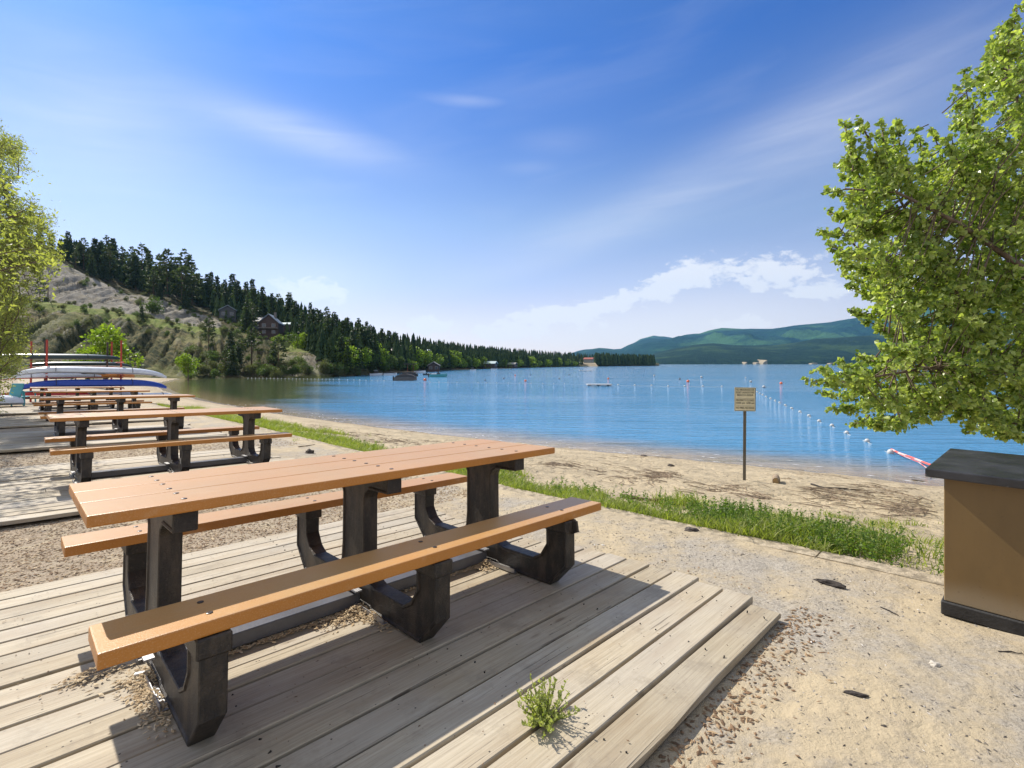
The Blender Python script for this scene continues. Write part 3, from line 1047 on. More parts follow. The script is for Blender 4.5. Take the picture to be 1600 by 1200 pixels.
M_olive = mat_leaf('olive_leaves', (0.17, 0.20, 0.06), (0.38, 0.40, 0.135), .5, .5, tint=(1.4, 1.5, .6))
polyL = [(-330, 120), (-60, 130), (5, 205), (30, 222), (32, 262), (12, 290), (22, 312), (46, 322), (62, 300), (72, 330), (84, 352), (80, 385), (86, 402), (72, 425), (48, 440), (52, 462),
         (44, 490), (36, 520), (38, 555), (24, 585), (14, 612), (-20, 640), (-330, 640)]
tA = W(-3.6, 20.0); tAz = gz(-3.6, 20) - .1
TA = Vector((tA[0], tA[1], tAz))
crown_tree('willow_tree', 'olive-yellow fine-leaved tree at the left edge beside the boats', polyL, (-60, 100), 12.6, 16.2,
           [TA, TA + Vector((.2, 0, 2)), TA + Vector((.1, .1, 4)), TA + Vector((0, 0, 6.5))], [.22, .16, .12, .06],
           [[TA + Vector((.1, 0, 2.5)), SP(-60, 440, 14.2), SP(40, 400, 14)],
            [TA + Vector((.1, 0, 1.4)), SP(-80, 500, 14.6), SP(15, 510, 14.6)],
            [TA + Vector((.1, 0, 1.0)), SP(-60, 580, 13.4), SP(0, 590, 13.2)],
            [TA + Vector((.1, 0, 4)), SP(-60, 340, 14.4), SP(40, 350, 14)],
            [TA + Vector((.1, 0, 5.5)), SP(-80, 260, 14.4), SP(0, 240, 14)],
            [TA + Vector((.1, 0, 3)), SP(-300, 300, 14.4), SP(-420, 300, 14)]],
           820, 95, .34, .068, M_olive, M_bark, lw=.42, seed=11, twigr=.008)
# its neighbour just outside the left edge: its shade falls over the ground among the tables
nb = W(-4.6, 9.6)
TB = Vector((nb[0], nb[1], gz(-4.6, 9.6) - .1))


def loose_tree(name, label, base, centre, rad, ncl, nleaf, crad, lsize, ml, mbk, lw, seed):
    r = random.Random(seed)
    root = empty(name, base)
    tm = MB()
    base = Vector(base); c0 = Vector(centre)
    tm.tube([(0, 0, 0), (c0 - base) * .5, (c0 - base)], [.17, .12, .05], 10)
    CC, AX, SZ, RN = [], [], [], []
    for i in range(ncl):
        d = Vector((r.gauss(0, 1), r.gauss(0, 1), r.gauss(0, 1))).normalized() * (r.random() ** .45)
        c = c0 + Vector((d.x * rad[0], d.y * rad[1], d.z * rad[2])) - base
        q = (c0 - base) * r.uniform(.45, .95)
        tm.tube([q, q.lerp(c, .5) + Vector((0, 0, .12)), c], [.03, .018, .006], 4, cap=False)
        m = nleaf
        P = np.array(c)[None] + rng.normal(size=(m, 3)) * crad * .55
        CC.append(P); AX.append(rng.normal(size=(m, 3)) + np.array([0, 0, -.4]))
        SZ.append(lsize * rng.uniform(.6, 1.2, m)); RN.append(rng.uniform(0, 1, m))
    V, FC, RR = leaf_mesh(np.concatenate(CC), None, np.concatenate(AX), np.concatenate(SZ), np.concatenate(RN), lw)
    link('foliage', npmesh('foliage', V, FC, {'rnd': RR}), ml, root)
    me = bpy.data.meshes.new('trunk'); me.from_pydata(tm.v, [], tm.f)
    link('trunk', me, mbk, root, smooth=True)
    tag(root, label, 'tree')
    return root


loose_tree('willow_tree', 'fine-leaved tree just left of the row of tables that shades the gravel', TB, W(-2.75, 9.3, 3.4), (1.9, 1.9, 1.6), 125, 50, .34, .09, M_olive, M_bark, .42, 3)

# ------------------------------------------------------------------ left hillside
HX = [-700, -100, 0, 50, 100, 150, 200, 250, 300, 350, 400, 450, 500, 550, 600, 650, 700, 800, 900, 1000, 1030]
HY0 = [100, 100, 100, 100, 102, 105, 108, 110, 115, 118, 120, 120, 122, 136, 165, 205, 262, 380, 560, 720, 760]
HB = [440, 460, 465, 470, 475, 482, 490, 501, 509, 515, 524, 545, 552, 565, 572, 573, 574, 573, 571.5, 570, 570]
HC = [360, 385, 395, 402, 412, 438, 460, 468, 487, 500, 512, 535, 545, 558, 566, 569, 571, 571, 570, 569, 569]
HR = [330, 365, 375, 385, 392, 410, 422, 438, 452, 466, 478, 494, 512, 526, 538, 546, 551, 556, 559, 563, 568]
HDB = [45, 45, 45, 45, 45, 45, 45, 44, 42, 38, 34, 26, 18, 10, 8, 8, 8, 8, 8, 8, 8]
HDC = [32, 32, 32, 30, 30, 28, 26, 26, 26, 24, 20, 16, 14, 12, 12, 14, 20, 20, 20, 20, 20]
HDR = [60, 60, 60, 60, 60, 60, 60, 60, 60, 60, 60, 60, 60, 60, 70, 90, 120, 200, 260, 260, 200]


def hill_knots(x):
    I = lambda a: float(np.interp(x, HX, a))
    Y0 = I(HY0)
    zf = lambda y, Y: CAMZ + (568 - y) / F * Y
    Yb = Y0 + I(HDB); zb = zf(I(HB), Yb)
    Yb2 = Yb + 5
    Yc = Yb2 + I(HDC); zc = zf(I(HC), Yc)
    Yr = Yc + I(HDR); zr = zf(I(HR), Yr)
    z0 = ZW if x > 255 else ZW + 1.3 * min(1, (255 - x) / 60)
    return [(Y0 - 12, z0 - 3.0), (Y0, z0 - .25), (Y0 + 1.5, z0 + .5), (Yb, zb), (Yb2, zb + .2), (Yc, zc), (Yr, zr), (Yr + 60, zr - 4), (Yr + 300, zr - 18)]


HT = [-.2, 0, .03, 1, 1.15, 2, 3, 4, 5]


def hill_pt(x, tau):
    kn = hill_knots(x)
    Y = float(np.interp(tau, HT, [k[0] for k in kn]))
    z = float(np.interp(tau, HT, [k[1] for k in kn]))
    return Vector(((x - 800) / F * Y, Y, z))


def mat_hill():
    m, t = newmat('dry_hillside')
    p = t.pos()
    zone = t.attr('zone').outputs['Fac']    # 1 = bare clay cliff
    gy = t.attr('gully').outputs['Fac']
    n1 = t.noise(p, 0.045, 6, 0.65)
    n2 = t.noise(p, 0.33, 6, 0.7)
    n3 = t.noise(p, 2.2, 4, 0.7)
    c = t.mix(t.ss(n1, 0.38, 0.62), (0.105, 0.105, 0.036), (0.28, 0.235, 0.115))
    c = t.mix(t.m('MULTIPLY', t.ss(n2, 0.44, 0.56), 0.85), c, (0.030, 0.045, 0.018))
    c = t.mix(t.m('MULTIPLY', t.ss(n3, 0.52, 0.7), 0.55), c, (0.06, 0.065, 0.028))
    c = t.mix(t.m('MULTIPLY', t.ss(gy, 0.50, 0.85), 0.7), c, (0.33, 0.30, 0.24))
    clay = t.mix(t.ss(n2, 0.4, 0.68), (0.38, 0.35, 0.295), (0.23, 0.205, 0.165))
    clay = t.mix(t.m('MULTIPLY', t.ss(t.noise(p, 0.12, 5, .65), 0.5, 0.66), 0.6), clay, (0.27, 0.225, 0.13))
    clay = t.mix(t.m('MULTIPLY', t.ss(n3, 0.60, 0.72), 0.7), clay, (0.10, 0.11, 0.05))
    c = t.mix(zone, c, clay)
    c = t.mix(t.attr('turf').outputs['Fac'], c, t.mix(t.ss(n2, .4, .7), (0.19, 0.25, 0.055), (0.34, 0.32, 0.12)))
    c = t.mix(t.attr('duff').outputs['Fac'], c, t.mix(t.ss(n2, .4, .7), (0.05, 0.055, 0.025), (0.19, 0.15, 0.075)))
    h = t.m('ADD', n2, t.m('MULTIPLY', n3, 0.25))
    t.out(t.bsdf(c, 0.95, t.bump(h, 1.0, 2.6), 0.1))
    return m


def build_hill():
    xs = spaced([(-700, -40, 30), (-40, 640, 2.6), (640, 1030, 6)])
    ts = np.concatenate([[-.2, 0, .03], np.linspace(.05, 1, 34), [1.05, 1.1, 1.15], np.linspace(1.18, 2, 28), np.linspace(2.05, 3, 20), [3.3, 4, 5]])
    V, A, G, T, D = [], [], [], [], []
    for x in xs:
        kn = hill_knots(x)
        Ys = [k[0] for k in kn]; Zs = [k[1] for k in kn]
        for tau in ts:
            Y = float(np.interp(tau, HT, Ys)); z = float(np.interp(tau, HT, Zs))
            X = (x - 800) / F * Y
            g = 0
            fall = 1 if x < 560 else max(0.15, 1 - (x - 560) / 80)
            low = 0 < tau < 1
            s = X * .24 + tau * (5.5 if low else 2.2)
            rid = 1 - 2 * abs(noise.fractal(Vector((s, tau * .35, 3.3)), .7, 2.1, 4))
            amp = (2.1 * math.sin(math.pi * min(1, max(0, tau))) if low else (1.6 * math.sin(math.pi * (tau - 1.15) / .85) if 1.15 < tau < 2 else .0))
            z += amp * fall * (rid - .6)
            if .1 < tau < 4: z += .8 * fall * noise.fractal(Vector((X * .12, Y * .12, 0)), .8, 2.1, 4)
            if tau > 2.1: z += 1.5 * fall * noise.noise(Vector((X * .05, Y * .05, 7)))
            V.append((X, Y, z))
            nz = noise.noise(Vector((X * .07, Y * .05, 3)))
            cl = 0.0
            if x < 345 and 1.17 < tau < 2.03: cl = min(1, max(0, .95 + 1.1 * nz))
            if 440 < x < 500 and 0.05 < tau < .7: cl = .75
            A.append(cl)
            G.append(max(0, rid - .25) if low else 0)
            tf = 0
            if .88 < tau < 1.16 and x < 420: tf = .9
            if 430 < x < 530 and .9 < tau < 1.7: tf = .8
            if tau < .85 and nz > .15: tf = .25
            T.append(tf)
            D.append(1.0 if tau > 2.04 else (.8 if (x > 520 or 345 < x < 430) else 0))
    n, k = len(xs), len(ts)
    a = np.arange(n * k).reshape(n, k)
    FC = np.stack([a[:-1, :-1], a[1:, :-1], a[1:, 1:], a[:-1, 1:]], -1).reshape(-1, 4)
    me = npmesh('hillside', V, FC, {'zone': A, 'gully': G, 'turf': T, 'duff': D})
    tag(link('hillside', me, mat_hill(), smooth=True), 'steep dry hillside with a bare clay cliff and gullies left of the bay', kind='structure')


build_hill()

# ------------------------------------------------------------------ conifers
M_fir = mat_leaf('fir_needles', (0.016, 0.034, 0.014), (0.085, 0.115, 0.040), .28, .6, tint=(1.2, 1.4, .5))
M_pine = mat_leaf('pine_needles', (0.028, 0.046, 0.018), (0.12, 0.145, 0.052), .28, .6, tint=(1.2, 1.4, .5))
M_cbark = mat_bark('conifer_bark', (0.14, 0.095, 0.065))


def conifer(seed, open_=False, nw=26):
    """unit-height conifer: trunk and crown meshes"""
    r = random.Random(seed)
    tm = MB()
    lean = (r.uniform(-.02, .02), r.uniform(-.02, .02))
    tm.tube([(0, 0, -.06), (lean[0] * .5, lean[1] * .5, .5), (lean[0], lean[1], .97)], [.017, .011, .002], 6)
    P, AX, SZ, RN = [], [], [], []
    z0 = r.uniform(.22, .38) if open_ else r.uniform(.06, .14)
    rmax = r.uniform(.20, .27) if open_ else r.uniform(.17, .25)
    for i in range(nw):
        f = (i + r.random() * .8) / nw
        z = z0 + (1 - z0) * f
        if open_: rr = rmax * math.sqrt(max(0, 1 - (2 * f - .75) ** 2 * (0.62 if f < .4 else .62))) * (1 - f ** 5)
        else: rr = rmax * (1 - f) ** .8 + .012
        nb_ = r.choice([4, 5, 6]) if not open_ else r.choice([2, 3, 4])
        a0 = r.random() * 6.28
        for b in range(nb_):
            if open_ and r.random() < .22: continue
            a = a0 + b * 6.28 / nb_ + r.uniform(-.4, .4)
            L = rr * r.uniform(.55, 1.15)
            dr = r.uniform(-.55, -.1) if not open_ else r.uniform(-.25, .3)
            d = Vector((math.cos(a), math.sin(a), dr)).normalized()
            st = Vector((lean[0] * z, lean[1] * z, z))
            if open_: tm.tube([st, st + d * L * .9], [.003, .001], 3, cap=False)
            nt = max(5, int(L / rmax * (24 if not open_ else 26)))
            for k in range(nt):
                q = (k + .5 + r.uniform(-.4, .4)) / nt
                if open_: q = .35 + .65 * q
                spread = (1 - q) * .55 * L + .008
                pt = st + d * L * q + Vector((r.gauss(0, 1), r.gauss(0, 1), r.gauss(0, .45))) * spread * .42
                P.append(pt)
                AX.append(Vector((d.x + r.gauss(0, .6), d.y + r.gauss(0, .6), d.z + r.gauss(0, .5) + (.3 if open_ else -.15))))
                SZ.append(r.uniform(.035, .07)); RN.append(min(1, max(0, r.gauss(.45, .28))))
    V, FC, RR = leaf_mesh(np.array([tuple(p) for p in P]), None, np.array([tuple(a) for a in AX]), np.array(SZ), np.array(RN), .62, two=False)
    cr = npmesh('crown', V, FC, {'rnd': RR})
    tr = bpy.data.meshes.new('trunk'); tr.from_pydata(tm.v, [], tm.f)
    cr.materials.append(M_pine if open_ else M_fir); tr.materials.append(M_cbark)
    return tr, cr


FIRS = [conifer(100 + i) for i in range(6)]
PINES = [conifer(200 + i, True, 22) for i in range(6)]
house_keep = [(406, 434, 500, 520, 175), (343, 372, 478, 500, 190), (443, 462, 504, 514, 185), (608, 636, 540, 560, 215), (655, 669, 546, 556, 240)]
hill_n = [0]
FIR_L = {'sky': 'dark conifer on the crest of the left hillside, in the line against the sky',
         'mid': 'dark conifer in the wood on the slope above the left shore',
         'clump': 'dark conifer in the shaded clump left of the clay gully by the water'}


def where(x):
    for lim, ph in ((75, 'behind the willow top'), (112, 'above the cliff\'s highest corner'), (150, 'above the upper clay cliff'), (190, 'above the middle clay cliff'), (232, 'above the lone cliff bush'),
                    (275, 'above the lower clay cliff'), (318, 'above the clay cliff foot'), (350, 'left of the hidden grey house'), (392, 'above the hidden grey house'),
                    (440, 'above the brown gabled house'), (480, 'just right of the brown gabled house'), (525, 'above the grassy knoll'), (570, 'above the leftmost moored boat'), (605, 'just left of the dark chalet'), (660, 'above the moored boats')):
        if x < lim: return ph


def put_conifer(x, tau, h, kind, label=None, group='conifers on the left hillside', split=True):
    p = hill_pt(x, tau)
    ytop = 568 - (p.z + h - CAMZ) / p.y * F
    ybot = 568 - (p.z - CAMZ) / p.y * F
    for (a, b, c, d, D) in house_keep:
        if a - h * .16 / p.y * F < x < b + h * .16 / p.y * F and p.y < D and ytop < d - 2 and ybot > c: return None
    hill_n[0] += 1
    tr, cr = random.choice(PINES if kind == 'pine' else FIRS)
    p = p - Vector((0, 0, .4))
    nm = 'pine_tree' if kind == 'pine' else 'fir_tree'
    root = empty(nm, p)
    for me, n_ in ((tr, 'trunk'), (cr, 'crown')):
        o = bpy.data.objects.new(n_, me); COL.objects.link(o); o.parent = root
    wd = random.uniform(.85, 1.2)
    if label and '%' in label: label = label % (('slender' if wd < .95 else 'broad' if wd > 1.1 else 'full') + (' tall' if h > 11 else ' short' if h < 8 else ''), where(x))
    root.scale = (h * wd, h * wd, h)
    root.rotation_euler = (0, 0, random.random() * 6.28)
    tag(root, label, 'tree', group)
    return root


def conifers():
    # crest trees with a silhouette of their own: (x, base y is the crest, top y, kind)
    crest = [(20, 330, 'fir'), (40, 345, 'fir'), (62, 352, 'fir'), (80, 366, 'fir'), (106, 361, 'fir'), (124, 376, 'fir'), (131, 372, 'pine'), (147, 371, 'fir'), (158, 378, 'fir'), (165, 368, 'pine'),
             (177, 372, 'fir'), (192, 386, 'pine'), (206, 386, 'pine'), (222, 381, 'pine'), (233, 391, 'fir'), (250, 397, 'pine'), (262, 389, 'pine'), (276, 405, 'fir'),
             (291, 391, 'pine'), (300, 412, 'pine'), (310, 427, 'pine'), (324, 427, 'fir'), (331, 424, 'fir'), (340, 430, 'fir'), (352, 436, 'fir'), (364, 428, 'fir'), (372, 438, 'fir'),
             (384, 440, 'fir'), (395, 436, 'fir'), (410, 446, 'fir'), (424, 458, 'fir'), (435, 459, 'pine'), (452, 457, 'fir'), (461, 470, 'fir'), (469, 476, 'fir'), (485, 472, 'fir'),
             (498, 484, 'fir'), (511, 479, 'pine'), (526, 492, 'fir'), (537, 500, 'fir'), (549, 506, 'fir'), (560, 497, 'fir'), (572, 502, 'fir'), (584, 510, 'fir'), (597, 513, 'fir'),
             (608, 515, 'fir'), (620, 520, 'fir'), (632, 522, 'fir')]
    lab_c = '%s fir on the skyline %s'
    lab_p = '%s open-crowned pine on the skyline %s'
    for x, yt, kd in crest:
        tau = random.uniform(2.2, 2.8)
        p = hill_pt(x, tau)
        h = (568 - yt) / F * p.y + CAMZ - p.z
        put_conifer(x, tau, max(6, h + .4), kd, lab_p if kd == 'pine' else lab_c, 'pines on the crest' if kd == 'pine' else 'firs on the crest')
    for i in range(78):
        x = random.uniform(95, 640)
        tau = random.uniform(2.03, 3.0) if x < 350 else random.uniform(1.7, 3.0)
        p = hill_pt(x, tau)
        yt = np.interp(x, [a[0] for a in crest], [a[1] for a in crest]) + random.uniform(8, 30)
        h = (568 - yt) / F * p.y + CAMZ - p.z
        h = min(max(h, 5), 16)
        kd = 'pine' if random.random() < .4 else 'fir'
        put_conifer(x, tau, h, kd, '%s conifer in the wood below the skyline %s', 'conifers below the crest')
    for i in range(42):
        x = random.uniform(348, 436); tau = random.uniform(.03, 1.7)
        if x > 405 and tau > 1.0: continue
        put_conifer(x, tau, random.uniform(6, 12), 'fir' if random.random() < .7 else 'pine', '%s conifer in the dark clump by the gully, %s', 'conifers below the gabled house')
    for i in range(85):
        x = random.uniform(468, 645)
        tau = random.uniform(.05, 2.4)
        if x < 530 and tau < .8: continue
        if 438 < x < 530 and .6 < tau < 1.9 and random.random() < .75: continue
        put_conifer(x, tau, random.uniform(6.5, 13), 'fir', '%s dark fir in the lower wood %s', 'firs behind the moored boats')
    for x, tau, h, kd in ((75, 1.9, 7, 'pine'), (326, .55, 9, 'pine'), (222, .9, 5, 'fir'), (62, 1.2, 7.5, 'pine'), (250, 2.02, 7, 'fir'), (290, 2.0, 9, 'fir')):
        put_conifer(x, tau, h, kd, 'lone %s standing apart on the open slope of the left hillside' % ('pine' if kd == 'pine' else 'fir'), 'lone conifers on the open slope')


conifers()

# ------------------------------------------------------------------ broad-leaved trees and bushes along the bay
M_lime = mat_leaf('lime_leaves', (0.12, 0.18, 0.025), (0.27, 0.33, 0.05), .45, .5)
M_green = mat_leaf('bush_leaves', (0.045, 0.075, 0.02), (0.12, 0.165, 0.04), .35, .5)
M_sage = mat_leaf('sage_leaves', (0.07, 0.08, 0.035), (0.16, 0.16, 0.07), .3, .6)


def bushy(seed, n=1500, tall=1.0, ls=.075):
    r = np.random.default_rng(seed)
    blobs = [(r.normal(0, .2), r.normal(0, .2), r.uniform(.25, .8) * tall, r.uniform(.16, .30)) for _ in range(11)]
    P, A = [], []
    for i in range(n):
        bx_, by_, bz_, br_ = blobs[r.integers(len(blobs))]
        d = r.normal(size=3); d /= np.linalg.norm(d)
        rad = br_ * r.uniform(.6, 1.08)
        p = np.array([bx_, by_, bz_]) + d * rad
        if p[2] < 0.02: p[2] = r.uniform(.02, .2)
        P.append(p); A.append(d + r.normal(size=3) * .7)
    global rng
    V, FC, RR = leaf_mesh(np.array(P), None, np.array(A), r.uniform(ls * .6, ls * 1.2, n), np.clip(r.normal(.5, .3, n), 0, 1), .8, two=False)
    cr = npmesh('crown', V, FC, {'rnd': RR})
    tm = MB(); tm.tube([(0, 0, -.08), (0, 0, .35 * tall), (.02, 0, .6 * tall)], [.035, .022, .008], 6)
    for b in blobs[:6]: tm.tube([(0, 0, .25 * tall), (b[0], b[1], b[2])], [.014, .005], 4, cap=False)
    tr = bpy.data.meshes.new('trunk'); tr.from_pydata(tm.v, [], tm.f); tr.materials.append(M_bark)
    return tr, cr


BUSH = [bushy(300 + i) for i in range(4)]
TALL = [bushy(320 + i, 1900, 1.25) for i in range(3)]
_mv = {}


def put_bush(p, s, mat, name, label, cat, group, tall=False, hs=1.0, sp=True):
    idx = random.randrange(3)
    key = (idx, mat.name, tall)
    tr, cr = (TALL if tall else BUSH)[idx]
    if key not in _mv:
        c2 = cr.copy(); c2.materials.clear(); c2.materials.append(mat); _mv[key] = c2
    root = empty(name, Vector(p) - Vector((0, 0, .1 * s)))
    o = bpy.data.objects.new('trunk', tr); COL.objects.link(o); o.parent = root
    o = bpy.data.objects.new('crown', _mv[key]); COL.objects.link(o); o.parent = root
    root.scale = (s, s, s * hs)
    root.rotation_euler = (0, 0, random.random() * 6.28)
    return tag(root, label, cat, group)


def bl(x, tau):
    z = 'in the gullies below the grassy bench' if tau < .85 else 'on the grassy bench' if tau < 1.3 else 'at the top edge of the clay'
    return 'small dry bush %s, %s' % (z, where(x).replace('above', 'under'))


for x, tau, s, m_ in [(545, .3, 7, 'l'), (560, .9, 7.5, 'l'), (578, .3, 7, 'g'), (592, .6, 6.5, 'l'), (528, .5, 6, 'g'), (600, .1, 5, 'g'), (648, .5, 9, 'l'), (640, .1, 6, 'l'), (662, .4, 8, 'l'), (676, .2, 8, 'l'),
                      (690, .3, 8, 'g'), (705, .2, 9, 'l'), (716, .4, 9, 'l'), (728, .2, 8, 'g'), (738, .3, 9, 'l'), (752, .3, 8, 'l'), (610, .2, 6, 'g'), (624, .15, 5, 'g'), (535, 1.2, 6, 'g'), (465, 1.3, 5.5, 'g'), (473, 1.25, 5, 'l'), (498, 1.5, 5, 'g'), (585, 1.1, 7, 'l')]:
    mm = M_lime if m_ == 'l' else M_green
    put_bush(hill_pt(x, tau), s, mm, 'broadleaf_tree', ('yellow-green' if m_ == 'l' else 'mid-green') + ' broad-leaved tree near the shore, ' + where(min(x, 655)).replace('above', 'below').replace('just ', 'low, '), 'tree',
             ('yellow-green' if m_ == 'l' else 'mid-green') + ' trees across the bay', tall=random.random() < .5)
for i in range(60):
    x = random.uniform(285, 560)
    tau = random.uniform(.0, .10) if random.random() < .6 else random.uniform(.1, .4)
    m_ = random.choice([M_green, M_sage, M_green, M_sage])
    put_bush(hill_pt(x, tau), random.uniform(1.6, 3.6), m_, 'bush', 'rounded bush near the waterline, ' + where(x).replace('above', 'below').replace('just right of', 'below and right of'), 'bush', 'bushes at the foot of the hillside')
for i in range(200):
    x = random.uniform(-10, 420)
    tau = random.choice([random.uniform(.1, 1.0), random.uniform(.85, 1.2), random.uniform(1.6, 2.05)])
    put_bush(hill_pt(x, tau), random.uniform(.7, 2.0), M_sage if random.random() < .6 else M_green, 'bush', bl(x, tau), 'bush', 'bushes scattered on the open hillside')
put_bush(hill_pt(238, 1.35), 6.0, M_green, 'bush', 'round dark green bush standing alone on the clay cliff', 'bush', None)
put_bush(hill_pt(432, 1.2), 3.2, M_lime, 'bush', 'bright lime bush just below the gabled house', 'bush', None)
bpos, _, _ = gpt(295, 592)
bp = W(20.5, 108.0, -1.9)
put_bush(SP(294, 589, 104), 4.6, M_lime, 'broadleaf_tree', 'small yellow-green tree standing by the water at the foot of the slope', 'tree', None, tall=True)
put_bush(SP(164, 588, 45), 4.3, M_lime, 'broadleaf_tree', 'bright yellow-green young tree rising behind the boat rack', 'tree', None, tall=True)
put_bush(SP(138, 590, 46), 2.9, M_lime, 'bush', 'lower yellow-green bush left of the young tree behind the boat rack', 'bush', None)
put_bush(SP(118, 590, 47), 2.4, M_lime, 'bush', 'lowest yellow-green bush in the thicket behind the boat rack', 'bush', None)
for x, s in ((712, 0), (784, 9), (796, 8), (806, 11), (826, 12), (838, 10), (852, 12), (872, 11), (884, 10), (896, 10)):
    if s:
        p = hill_pt(x, .03)
        put_bush(p + Vector((0, 4, 0)), s, M_lime, 'willow_tree', 'pale yellow-green willow in the band along the far shore', 'tree', 'willows along the far shore', hs=.85)


M_far, _t = newmat('far_conifers')
_t.out(_t.bsdf(_t.mix(_t.attr('rnd').outputs['Fac'], (0.012, 0.026, 0.012), (0.070, 0.100, 0.036)), .9, None, .05))


def far_forest(name, label, n, sampler, seed, hrange=(10, 17)):
    r = random.Random(seed)
    V, FC, A = [], [], []
    for _ in range(n):
        p = sampler(r)
        if p is None: continue
        h = r.uniform(*hrange); wd = h * r.uniform(.13, .22)
        sh = min(1, max(0, r.gauss(.45, .25)))
        tiers = 5
        for k in range(tiers):
            f0 = .10 + .9 * k / tiers
            zb = h * f0; zt = h * min(1.0, f0 + .9 / tiers * 1.9)
            rad = wd * (1 - f0) ** .8 + .15
            m = 6
            b = len(V)
            a0 = r.random() * 6
            for q in range(m):
                rr = rad * r.uniform(.55, 1.25)
                a = a0 + q * 6.283 / m
                V.append((p.x + math.cos(a) * rr, p.y + math.sin(a) * rr, p.z + zb + r.uniform(-.05, .03) * h)); A.append(min(1, max(0, sh + r.uniform(-.25, .25))))
            V.append((p.x, p.y, p.z + zt)); A.append(sh)
            for q in range(m): FC.append((b + q, b + (q + 1) % m, b + m))
    me = npmesh(name, V, FC, {'rnd': A})
    tag(link(name, me, M_far), label, 'forest', kind='stuff')


def s1(r):
    x = r.triangular(600, 1016, 760)
    tau = r.uniform(.25, 3.1)
    p = hill_pt(x, tau)
    if 905 < x < 930 and tau < 1.8: return None
    return p
def s0(r):
    x = r.uniform(92, 620)
    return hill_pt(x, r.uniform(2.25, 3.4)) if x < 330 else hill_pt(x, r.uniform(1.9 if x < 480 else .5, 3.4)) if not (395 < x < 440 or 608 < x < 636) else hill_pt(x, r.uniform(2.3, 3.3))
far_forest('hill_forest', 'mass of small dark conifers filling the wood behind the crest trees', 850, s0, 8, (5, 9.5))
far_forest('far_forest', 'dark conifer forest on the low far shore beyond the moored boats', 2900, s1, 3, (7, 11))
def s2(r):
    x = r.uniform(930, 1022)
    p = hill_pt(x, r.uniform(.02, 2.2))
    return p
far_forest('point_forest', 'dark conifers crowding the tip of the far point', 420, s2, 4, (11, 17))


# ------------------------------------------------------------------ far mountains
def mat_mount(name, ca, cb_, cc, sc=1.0):
    m, t = newmat(name)
    p = t.pos()
    n1 = t.noise(p, 0.0016 * sc, 6, 0.6)
    n2 = t.noise(p, 0.012 * sc, 5, 0.7)
    n3 = t.noise(p, 0.07, 3, 0.7)
    c = t.mix(t.ss(n2, 0.4, 0.65), ca, cb_)
    c = t.mix(t.m('MULTIPLY', t.ss(n1, 0.50, 0.62), 0.85), c, cc)
    c = t.mix(t.m('MULTIPLY', t.ss(n3, 0.5, 0.7), 0.45), c, tuple(x * .5 for x in ca))
    t.out(t.bsdf(c, 0.95, t.bump(t.m('ADD', n2, t.m('MULTIPLY', n3, .3)), 1.0, 40), 0.05))
    return m


def mountain(name, label, tops, Yf, Yr, mat, back=1500, amp=.16, seed=0, foot=-30, nx=260):
    xs = np.linspace(tops[0][0], tops[-1][0], nx)
    V = []
    ks = 34
    for x in xs:
        yt = float(np.interp(x, [a[0] for a in tops], [a[1] for a in tops]))
        # small natural roughness of the crest
        yt += .9 * noise.fractal(Vector((x * .03, seed, 0)), .8, 2, 4)
        zr = CAMZ + (568 - yt) / F * Yr
        for k in range(ks + 1):
            f = k / ks
            Y = Yf + (Yr - Yf) * f
            X = (x - 800) / F * Y
            z = foot * (1 - min(1, f * 12)) + (zr) * (f ** .85)
            ridge = noise.fractal(Vector((X * .0016 + 40 * seed, Y * .0012, seed)), .75, 2.1, 5)
            z += amp * zr * ridge * math.sin(math.pi * f) * 1.3
            V.append((X, Y, z if f > 0 else foot))
        V.append(((x - 800) / F * (Yr + back), Yr + back, zr * .5))
    n, k = len(xs), ks + 2
    a = np.arange(n * k).reshape(n, k)
    FC = np.stack([a[:-1, :-1], a[1:, :-1], a[1:, 1:], a[:-1, 1:]], -1).reshape(-1, 4)
    return tag(link(name, npmesh(name, V, FC), mat, smooth=True), label, kind='structure')


mA = mat_mount('dark_forest_slope', (0.008, 0.026, 0.018), (0.018, 0.044, 0.024), (0.045, 0.085, 0.032), 2.2)
mB = mat_mount('green_mountain_slope', (0.004, 0.028, 0.028), (0.012, 0.052, 0.036), (0.055, 0.13, 0.050))
mountain('mountain_foothill', 'dark forested foothill along the far right shore',
         [(985, 571), (1005, 562), (1020, 552), (1052, 545), (1090, 538), (1115, 536), (1150, 540), (1210, 539), (1245, 535), (1270, 530), (1330, 526), (1381, 523), (1500, 510), (1700, 500), (2200, 480), (3200, 500), (3600, 560)], 2300, 3400, mA, seed=1, amp=.10)
mountain('mountain_ridge', 'long green mountain ridge behind the foothill at right',
         [(880, 556), (905, 548), (925, 545), (940, 543), (955, 546), (968, 546), (980, 540), (992, 535), (1015, 528), (1040, 530), (1072, 523), (1097, 521), (1110, 515), (1130, 512), (1165, 514), (1201, 514), (1240, 509), (1300, 503), (1340, 496), (1369, 493), (1420, 482), (1500, 470), (1600, 478), (1800, 460), (2300, 450), (3200, 470), (3800, 560)],
         3600, 6200, mB, seed=2, amp=.2)
mountain('mountain_peak', 'far blue mountain top between the point and the ridge',
         [(860, 562), (930, 555), (975, 545), (1000, 530), (1022, 524), (1045, 527), (1080, 533), (1140, 545), (1250, 560)], 7000, 8200, mB, seed=3, amp=.1, back=500)
